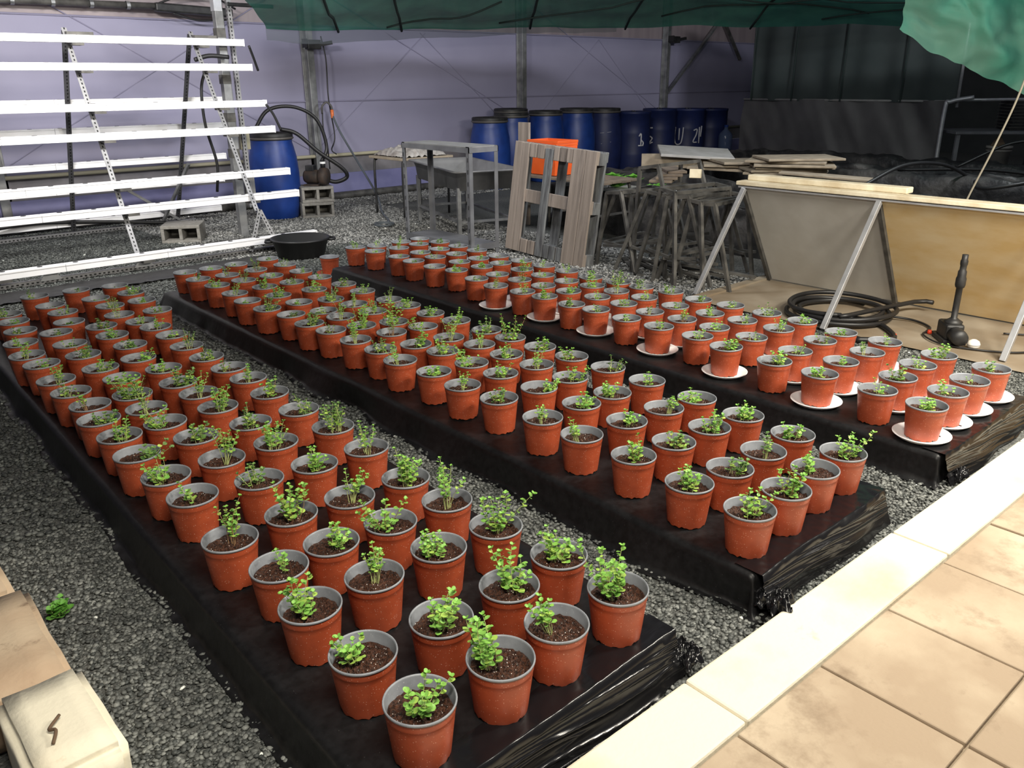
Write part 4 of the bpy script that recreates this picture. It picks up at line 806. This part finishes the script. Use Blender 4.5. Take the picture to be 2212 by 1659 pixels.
def greens(loc, label, r, seed):
    t = thing('lettuce', loc, label, 'plant'); rg = random.Random(seed); mb = MB()
    for k in range(26):
        a = rg.uniform(0, 6.28); rr_ = r * rg.uniform(.1, 1); c = (rr_ * math.cos(a), rr_ * math.sin(a), rg.uniform(0.0, .6) * r + .02); s = r * rg.uniform(.25, .45)
        mb.grid(5, 5, lambda u, v: (c[0] + (u - .5) * s * 2, c[1] + (v - .5) * s * 2, c[2] + s * .5 * nz(u * 4 + k, v * 4, seed) + s * ((u - .5) ** 2 + (v - .5) ** 2)))
    tag(mb.build('leaves', 'lettuce', t, True), kind='stuff')
greens((7.3, 6.3, .44), 'bright green lettuce growing beside the pallet edge', .20, 3); greens((7.3, 5.68, .44), 'small patch of lettuce behind the trestle planks', .12, 8)
# ================================================================ PANELS
pn = thing('panel_screen', (5.7, 2.4, .02), 'sloping sandwich panels propped on aluminium struts over the concrete slab', 'panel'); PO = Vector(pn.location)
XB, XT, ZT = 6.14, 5.62, .83
def slab_panel(name, y0, y1, m):
    nx, nzz = ZT, XB - XT; l = math.hypot(nx, nzz); off = Vector((nx / l, 0, nzz / l)) * .04
    a = [Vector((XB, y0, .03)), Vector((XB, y1, .03)), Vector((XT, y1, ZT)), Vector((XT, y0, ZT))]
    MB().add(a + [p + off for p in a], [(3, 2, 1, 0), (4, 5, 6, 7), (0, 1, 5, 4), (1, 2, 6, 5), (2, 3, 7, 6), (3, 0, 4, 7)]).build(name, m, pn, origin=PO)
slab_panel('white_panel', 2.515, 3.56, 'panw'); slab_panel('tan_panel', .90, 2.50, 'pant'); slab_panel('tan_panel', -.6, .89, 'pant')
for y in (3.565, 2.508, .895): MB().bar((XB - .012, y, .03), (XT - .01, y, ZT - .01), .03, .035, (1, 0, 0)).build('edge_angle', 'dmetal', pn, origin=PO)
for yf, yt, xf in ((3.70, 3.55, 5.28), (2.53, 2.50, 5.09), (1.47, 1.42, 5.24)):
    MB().bar((xf, yf, .02), (XT - .02, yt, ZT - .01), .035, .035, (1, 0, 0)).build('strut', 'alu', pn, bevel=.003, origin=PO)
MB().bar((XT, -.6, ZT + .0), (XT, 3.60, ZT + .0), .05, .012).build('top_angle', 'alu', pn, origin=PO)
MB().bb((XT - .03, -.6, ZT + .012), (XT + .10, 3.62, ZT + .042)).build('top_strip', 'cream', pn, bevel=.005, origin=PO)
MB().bb((XT + .06, 2.36, ZT + .043), (XT + .16, 3.58, ZT + .085)).build('upper_strip', 'cream', pn, bevel=.008, origin=PO)
# coiled hose, cable, pump on the slab
cl = []
rg = random.Random(2)
for k in range(150):
    a = k / 149 * 2 * pi * 3.6; r_ = .33 + .05 * math.sin(a * .37 + 1) ; cl.append((5.50 + (r_ * 1.0) * math.cos(a), 2.62 + r_ * .95 * math.sin(a), .04 + .018 * k / 42 + .006 * math.sin(a * 2.3)))
cl += [(5.95, 2.30, .10), (6.02, 2.2, .10)]
hose('hose', cl, .016, 'rubber', 'thick coil of black hose lying on the concrete slab', n=2)
hose('hose', [(5.0, 2.25, .03), (5.2, 2.1, .03), (5.45, 2.35, .04), (5.35, 2.6, .05)], .018, 'rubber', 'black hose tail running from the coil towards the pots')
h2 = hose('cable', [(5.62, 2.38, .05), (5.7, 2.2, .035), (5.62, 2.05, .032), (5.5, 2.02, .03)], .008, 'rubber', 'thin black cable with a red cap beside the hose coil', 'cable')
for (x, y, lab) in ((5.5, 2.0, 'small red cap on the thin cable end'), (5.25, 2.12, 'small red cap near the hose tail by the pots')):
    r = thing('red_cap', (x, y, .022), lab, 'cap'); MB().lathe([(.001, 0), (.013, 0), (.015, .004), (.012, .024), (.001, .026)], 12).build('cap_shell', 'red', r, True); MB().lathe([(.016, .008), (.0165, .012)], 12).build('cap_ring', 'red', r)
vp = thing('pond_pump', (5.42, 1.84, .02), 'black pond pump with tall riser pipe standing on the slab', 'pump', None, .7)
MB().bb((-.06, -.055, .02), (.11, .055, .125)).build('pump_body', 'lid', vp, bevel=.015)
MB().bb((-.08, -.07, 0), (.13, .07, .03)).build('pump_base', 'lid', vp, bevel=.006)
MB().lathe([(.001, -.06), (.045, -.06), (.05, -.03), (.05, .05), (.001, .05)], 18, (-.10, 0, .065), Matrix.Rotation(pi / 2, 3, 'Y')).build('intake', 'lid', vp, True)
MB().lathe([(.05, .12), (.055, .135), (.03, .15), (.019, .16), (.019, .35), (.026, .355), (.030, .37), (.030, .41), (.025, .425), (.025, .455), (.019, .465), (.019, .49), (.022, .50), (.022, .52), (.018, .53), (.018, .56), (.001, .56)], 16).build('riser_pipe', 'lid', vp, True)
hose('cable', [(5.60, 1.95, .03), (5.45, 2.02, .03), (5.30, 1.85, .03), (5.35, 1.6, .03), (5.5, 1.42, .03), (5.75, 1.38, .03), (5.9, 1.5, .03), (5.82, 1.66, .03)], .006, 'rubber', 'thin black cable looping around the pond pump', 'cable')
wbll = thing('float_ball', (5.36, 1.68, .02), 'white float ball lying at the foot of the pond pump', 'ball'); MB().lathe([(.001, 0), (.022, .004), (.036, .02), (.038, .035), (.03, .052), (.012, .062), (.001, .063)], 18).build('ball_shell', 'white', wbll, True); MB().lathe([(.039, .03), (.0395, .033)], 18).build('ball_seam', 'greytop', wbll)
# ================================================================ PONDS
def pond(label, x0, x1, y0, y1, h, seed, t=.16):
    r = thing('lined_tank', ((x0 + x1) / 2, (y0 + y1) / 2, 0), label, 'tank', 'black lined growing tanks'); w = (x1 - x0) / 2; l = (y1 - y0) / 2
    prof = [(0, 0), (.0, h * .35), (.01, h * .7), (.01, h), (.04, h + .02), (t, h + .015), (t + .03, h - .02), (t + .03, .12)]   # inward offset, height
    def fn(u, v):
        i = min(len(prof) - 2, int(u * (len(prof) - 1))); f = u * (len(prof) - 1) - i
        o = prof[i][0] * (1 - f) + prof[i + 1][0] * f; z = prof[i][1] * (1 - f) + prof[i + 1][1] * f
        a, b = w - o, l - o; s = (v % 1.0) * (4 * (a + b))
        if s < 2 * a: p = (-a + s, -b)
        elif s < 2 * a + 2 * b: p = (a, -b + s - 2 * a)
        elif s < 4 * a + 2 * b: p = (a - (s - 2 * a - 2 * b), b)
        else: p = (-a, b - (s - 4 * a - 2 * b))
        k = .05 * nz(p[0] * 3 + z * 2, p[1] * 3, seed + z * 3) + .035 * nz(p[0] * 8, p[1] * 8, seed + z * 9)
        n_ = Vector((p[0] / max(w, 1e-3), p[1] / max(l, 1e-3), 0)); n_ = Vector((1 if n_.x > .95 else -1 if n_.x < -.95 else 0, 1 if n_.y > .95 else -1 if n_.y < -.95 else 0, 0))
        return (p[0] + n_.x * k * min(1, z * 4 + .2), p[1] + n_.y * k * min(1, z * 4 + .2), max(.0, z + (k * .9 if z > h * .6 else 0)))
    MB().grid(22, 330, fn).build('liner', 'liner', r, True)
    mb = MB().grid(2, 2, lambda u, v: ((u - .5) * 2 * (w - t), (v - .5) * 2 * (l - t), .14)); mb.build('tank_floor', 'liner', r)
    return r
pond('nearest black lined tank hidden behind the trestles and panels', 6.90, 7.95, .2, 7.0, .46, 1)
pond('middle black lined tank carrying the board piles', 8.2, 10.5, .3, 7.3, .50, 4)
pond('farthest black lined tank before the dark curtain', 10.9, 12.6, .6, 7.7, .50, 9)
hose('hose', [(8.5, 4.0, .55), (9.2, 3.9, .72), (10.0, 3.8, .68), (10.4, 3.6, .5), (9.6, 3.2, .5), (9.9, 2.6, .62), (10.6, 2.2, .55)], .02, 'rubber', 'black hose looping over the middle tank')
hose('hose', [(10.7, 4.6, .52), (10.8, 3.6, .58), (10.6, 2.6, .55), (10.4, 1.6, .55)], .02, 'rubber', 'black hose lying along the far rim of the middle tank')
hose('hose', [(11.2, 4.1, .55), (11.6, 3.6, .85), (11.8, 3.1, .8), (11.9, 2.8, .55)], .018, 'rubber', 'black hose hooped over the farthest tank')
# board piles across the middle tank
def board(c, d, rz, m, label, tilt=(0, 0), grp=None):
    o = MB().box((0, 0, d[2] / 2), d).build('foam_board', m, None, bevel=.006); o.location = c; o.rotation_euler = (tilt[0], tilt[1], rz); return tag(o, label, 'board', grp)
board((7.42, 5.7, .40), (.50, 1.5, .04), 0, 'foam', 'pale growing raft floating in the nearest tank under the lettuce')
board((9.35, 6.72, .68), (.62, .95, .035), .75, 'foam', 'pale grey board on top of the left board pile', (.06, -.12))
for k in range(7):
    o = board((9.02 + .045 * k, 6.95 - .045 * k, .50), (.025, .62, .19), .75, 'board', 'tan board standing on edge in the left pile, %s from the left' % ORD[k], (0, .12), 'boards standing on edge')
for k in range(3): board((9.3 + .06 * k, 6.25 - .12 * k, .525 + .04 * k), (.62, .75, .032), .35 + .3 * k, 'board', 'tan board lying between the two piles, %s from the bottom' % ORD[k], (.02, 0), 'boards between the piles')
for k in range(6): board((9.32 + .05 * ((k * 7) % 3), 5.35 + .07 * ((k * 5) % 3) - .03 * k, .525 + .034 * k), (.62, .92, .028), .60 + .16 * ((k * 3) % 4) - .2, 'board', 'tan board in the right board pile, %s from the bottom' % ORD[k], (0, 0), 'boards in the right pile')
board((9.15, 4.75, .54), (.30, 1.0, .025), .35, 'board', 'thin tan board sticking out from the right pile', (.05, 0))
# ================================================================ CURTAIN AND RIGHT BACK
cu = thing('shade_curtain', (13.1, 6.7, 1.24), 'dark green shade net curtain hanging above the plastic sheet', 'curtain'); UO = Vector(cu.location)
MB().grid(70, 12, lambda u, v: (13.1 + .04 * math.sin(u * 40) * (1 - v) + .05 * nz(u * 9, v), 8.35 - 3.4 * u, 1.26 + 1.6 * v)).build('net_cloth', 'netd', cu, True, origin=UO)
for u in (.02, .24, .49, .77): MB().tube([(13.04, 8.35 - 3.4 * u, 1.26), (13.04, 8.33 - 3.4 * u, 2.86)], .012, 6).build('cord', 'cord', cu, origin=UO)
ps = thing('plastic_sheet', (13.1, 6.7, 0), 'dull translucent plastic sheet hanging below the shade curtain', 'sheet'); QO = Vector(ps.location)
MB().grid(90, 20, lambda u, v: (13.08 - .10 * (1 - v) + .10 * nz(u * 5 + v * 1.5, v * .6, 3) + .04 * nz(u * 16 + v * 3, v, 5), 8.45 - 3.4 * u, .05 + 1.24 * v)).build('sheet', 'clear', ps, True, origin=QO)
MB().tube([(13.08, 8.45, 1.28), (13.08, 5.05, 1.28)], .018, 8).build('hem_rod', 'greytop', ps, True, origin=QO)
fp = thing('tent_frame', (13.05, 4.93, 0), 'pale metal tent frame post at the right end of the curtain', 'frame'); FO = Vector(fp.location)
MB().tube(bez([(13.0, 5.05, 0), (13.0, 5.05, 1.15), (13.0, 4.98, 1.28), (13.05, 4.7, 1.34)], 6), .03, 8).build('corner_post', 'alu', fp, True, origin=FO)
MB().tube([(13.1, 4.93, 1.2), (13.1, 4.95, 2.9)], .022, 8).build('upright', 'alu', fp, True, origin=FO)
MB().tube([(13.1, 4.9, 1.3), (14.2, 4.1, 1.3)], .022, 8).build('side_arm', 'alu', fp, True, origin=FO)
def rtable(loc, rz, w, d, h, label):
    r = thing('work_table', loc, label, 'table', 'grey work tables', rz)
    MB().bb((-w / 2, -d / 2, h - .04), (w / 2, d / 2, h)).build('table_top', 'grey', r, bevel=.005)
    for sx in (-1, 1):
        for sy in (-1, 1): MB().bb((sx * (w / 2 - .05) - .025, sy * (d / 2 - .05) - .025, 0), (sx * (w / 2 - .05) + .025, sy * (d / 2 - .05) + .025, h - .04)).build('leg', 'grey', r)
    MB().bb((-w / 2 + .05, -d / 2 + .05, .32), (w / 2 - .05, d / 2 - .05, .35)).build('lower_shelf', 'grey', r)
rtable((13.7, 4.55, 0), -.85, 1.45, .9, .88, 'grey work table right of the curtain, with bucket below')
rtable((14.6, 3.45, 0), -.85, 1.3, .9, .90, 'second grey work table cut by the right frame edge')
for k in range(9):
    r = thing('seed_tray', (14.05, 4.25, .885 + .045 * k), 'black seed tray stacked on the work table, %s from the bottom' % ORD[k], 'tray', 'black seed trays'); r.rotation_euler = (0, 0, -.85 + .03 * (k % 3))
    MB().bb((-.34, -.22, 0), (.34, .22, .03)).build('tray_body', 'lid', r); MB().bb((-.36, -.24, .03), (.36, .24, .04)).build('tray_rim', 'dmetal', r)
bk = thing('bucket', (13.35, 4.35, .35), 'dirty white bucket on the lower shelf of the work table', 'bucket'); MB().lathe([(.13, 0), (.16, .30), (.172, .30), (.172, .33), (.155, .33), (.15, .28), (.12, .02), (.001, .02)], 24, capb=True).build('bucket_body', 'bucket', bk, True); MB().lathe([(.166, .265), (.166, .28)], 24).build('bucket_band', 'bucket', bk)
cb = thing('cardboard_piece', (13.45, 4.40, .62), 'folded cardboard sticking up out of the bucket', 'cardboard'); MB().add([(-.14, 0, 0), (.14, 0, 0), (0, .02, .22), (-.14, .012, 0), (.14, .012, 0), (0, .032, .22)], [(0, 1, 2), (5, 4, 3), (0, 3, 4, 1), (1, 4, 5, 2), (2, 5, 3, 0)]).build('card_sheet', 'card', cb); MB().bb((-.10, .014, 0), (.10, .02, .06)).build('card_flap', 'card', cb)
cb.rotation_euler = (0, 0, -.85)
for k, (x, y) in enumerate(((14.55, 9.75), (14.85, 9.25))):
    r = thing('water_bottle', (x, y, .0), ('large clear water bottle by the last drum', 'large clear water bottle beside the plastic sheet edge')[k], 'bottle', 'large water bottles')
    MB().bb((-.16, -.16, 0), (.16, .16, .28)).build('stand_block', 'filmgrey', r, bevel=.01)
    MB().lathe([(.12, .28), (.135, .30), (.135, .55), (.12, .60), (.04, .68), (.035, .74), (.001, .74)], 20, capb=True).build('bottle_body', 'water', r, True); MB().lathe([(.04, .72), (.04, .76), (.001, .76)], 12).build('bottle_cap', 'drum', r)
# ================================================================ NETS
cn = thing('net_canopy', (8.0, 6.5, 2.4), 'sagging dark green shade net strung across under the roof', 'net'); NO = Vector(cn.location)
EDGE = bez([(4.42, 8.75, 0), (7.2, 8.95, 0), (10.0, 8.0, 0), (11.7, 5.9, 0), (12.2, 3.6, 0)], 40)
def can(u, v):
    q = u * (len(EDGE) - 1); i = min(int(q), len(EDGE) - 2); p = EDGE[i].lerp(EDGE[i + 1], q - i)
    dep = p.x * .669 + p.y * .743; w_ = .12 * nz(u * 9, 1)
    x = p.x - (3.3 * v + w_) * .62; y = p.y - (3.3 * v + w_) * .78
    edge = 1.60 + .0575 * dep + .03 * nz(u * 14, 2) - .03 * abs(math.sin(u * 17))
    z = edge + .62 * v ** .7 + .09 * nz(u * 4, v * 3, 6) * min(1, v * 4) + .05 * nz(u * 12, v * 8, 2) * min(1, v * 8)
    return (x, y, z)
MB().grid(130, 44, can).build('net_cloth', 'net', cn, True, origin=NO)
MB().grid(60, 6, lambda u, v: (can(u * .45, 0)[0], can(u * .45, 0)[1] + .02, can(u * .45, 0)[2] + .02 - (.17 - .1 * u) * v * (1 - max(0, .12 - u) * 2) + .01 * nz(u * 20, v))).build('thin_hem', 'netlow', cn, True, origin=NO)
for u in (.085, .17, .34, .46, .62):
    MB().tube([Vector(can(u, k / 10)) + Vector((0, 0, -.015)) for k in range(11)], .016, 6).build('cord', 'cord', cn, True, origin=NO)
for k, (a, b) in enumerate((((.30, .05), (.55, .6)), ((.5, .1), (.8, .5)), ((.45, .5), (.75, .1)), ((.7, .05), (.95, .45)), ((.55, .35), (.9, .25)), ((.15, .02), (.3, .3)))):
    MB().tube([Vector(can(a[0] + (b[0] - a[0]) * k / 12, a[1] + (b[1] - a[1]) * k / 12)) + Vector((0, 0, -.02 - .05 * math.sin(pi * k / 12))) for k in range(13)], .011, 6).build('slack_cord', 'cord', cn, True, origin=NO)
MB().tube([(4.0, 8.72, 2.36), (4.5, 8.72, 2.36)], .02, 8).build('end_rod', 'lid', cn, origin=NO)
bnr = thing('bunched_net', (7.4, 2.4, 1.55), 'bright green bunched shade net hanging at the top right', 'net'); GO = Vector(bnr.location)
def bun(u, v):
    y = 3.30 - 2.6 * u; lowz = 1.98 - .62 * min(1, u / .50) ** .75 + .28 * max(0, u - .5)
    z = lowz + (3.3 - lowz) * v
    x = 7.3 + .35 * math.sin(u * 7 + v * 2) * .5 + .25 * nz(u * 4, v * 3, 2) + .12 * nz(u * 11, v * 7, 5) + .05 * nz(u * 24, v * 18, 1) + .5 * v * (1 - u)
    return (x, y + .12 * nz(u * 5, v * 5, 8), z + .03 * nz(u * 18, v * 3))
MB().grid(90, 60, bun).build('net_cloth', 'netb', bnr, True, origin=GO)
MB().tube([Vector(bun(.02, .35)) + Vector((-.06, 0, 0)), Vector(bun(.05, .42)) + Vector((-.06, 0, .02))], .02, 6).build('tie', 'cord', bnr, origin=GO)
rp = MB().tube(bez([(7.0, 2.46, .50), (7.0, 2.45, .67), (7.0, 2.31, 1.13), (7.0, 2.2, 1.57), (7.0, 2.12, 2.2), (7.0, 2.1, 3.1)], 8), .008, 6).build('rope', 'rope', None, True); tag(rp, 'pale rope hanging in front of the tanks at the right edge', 'rope')
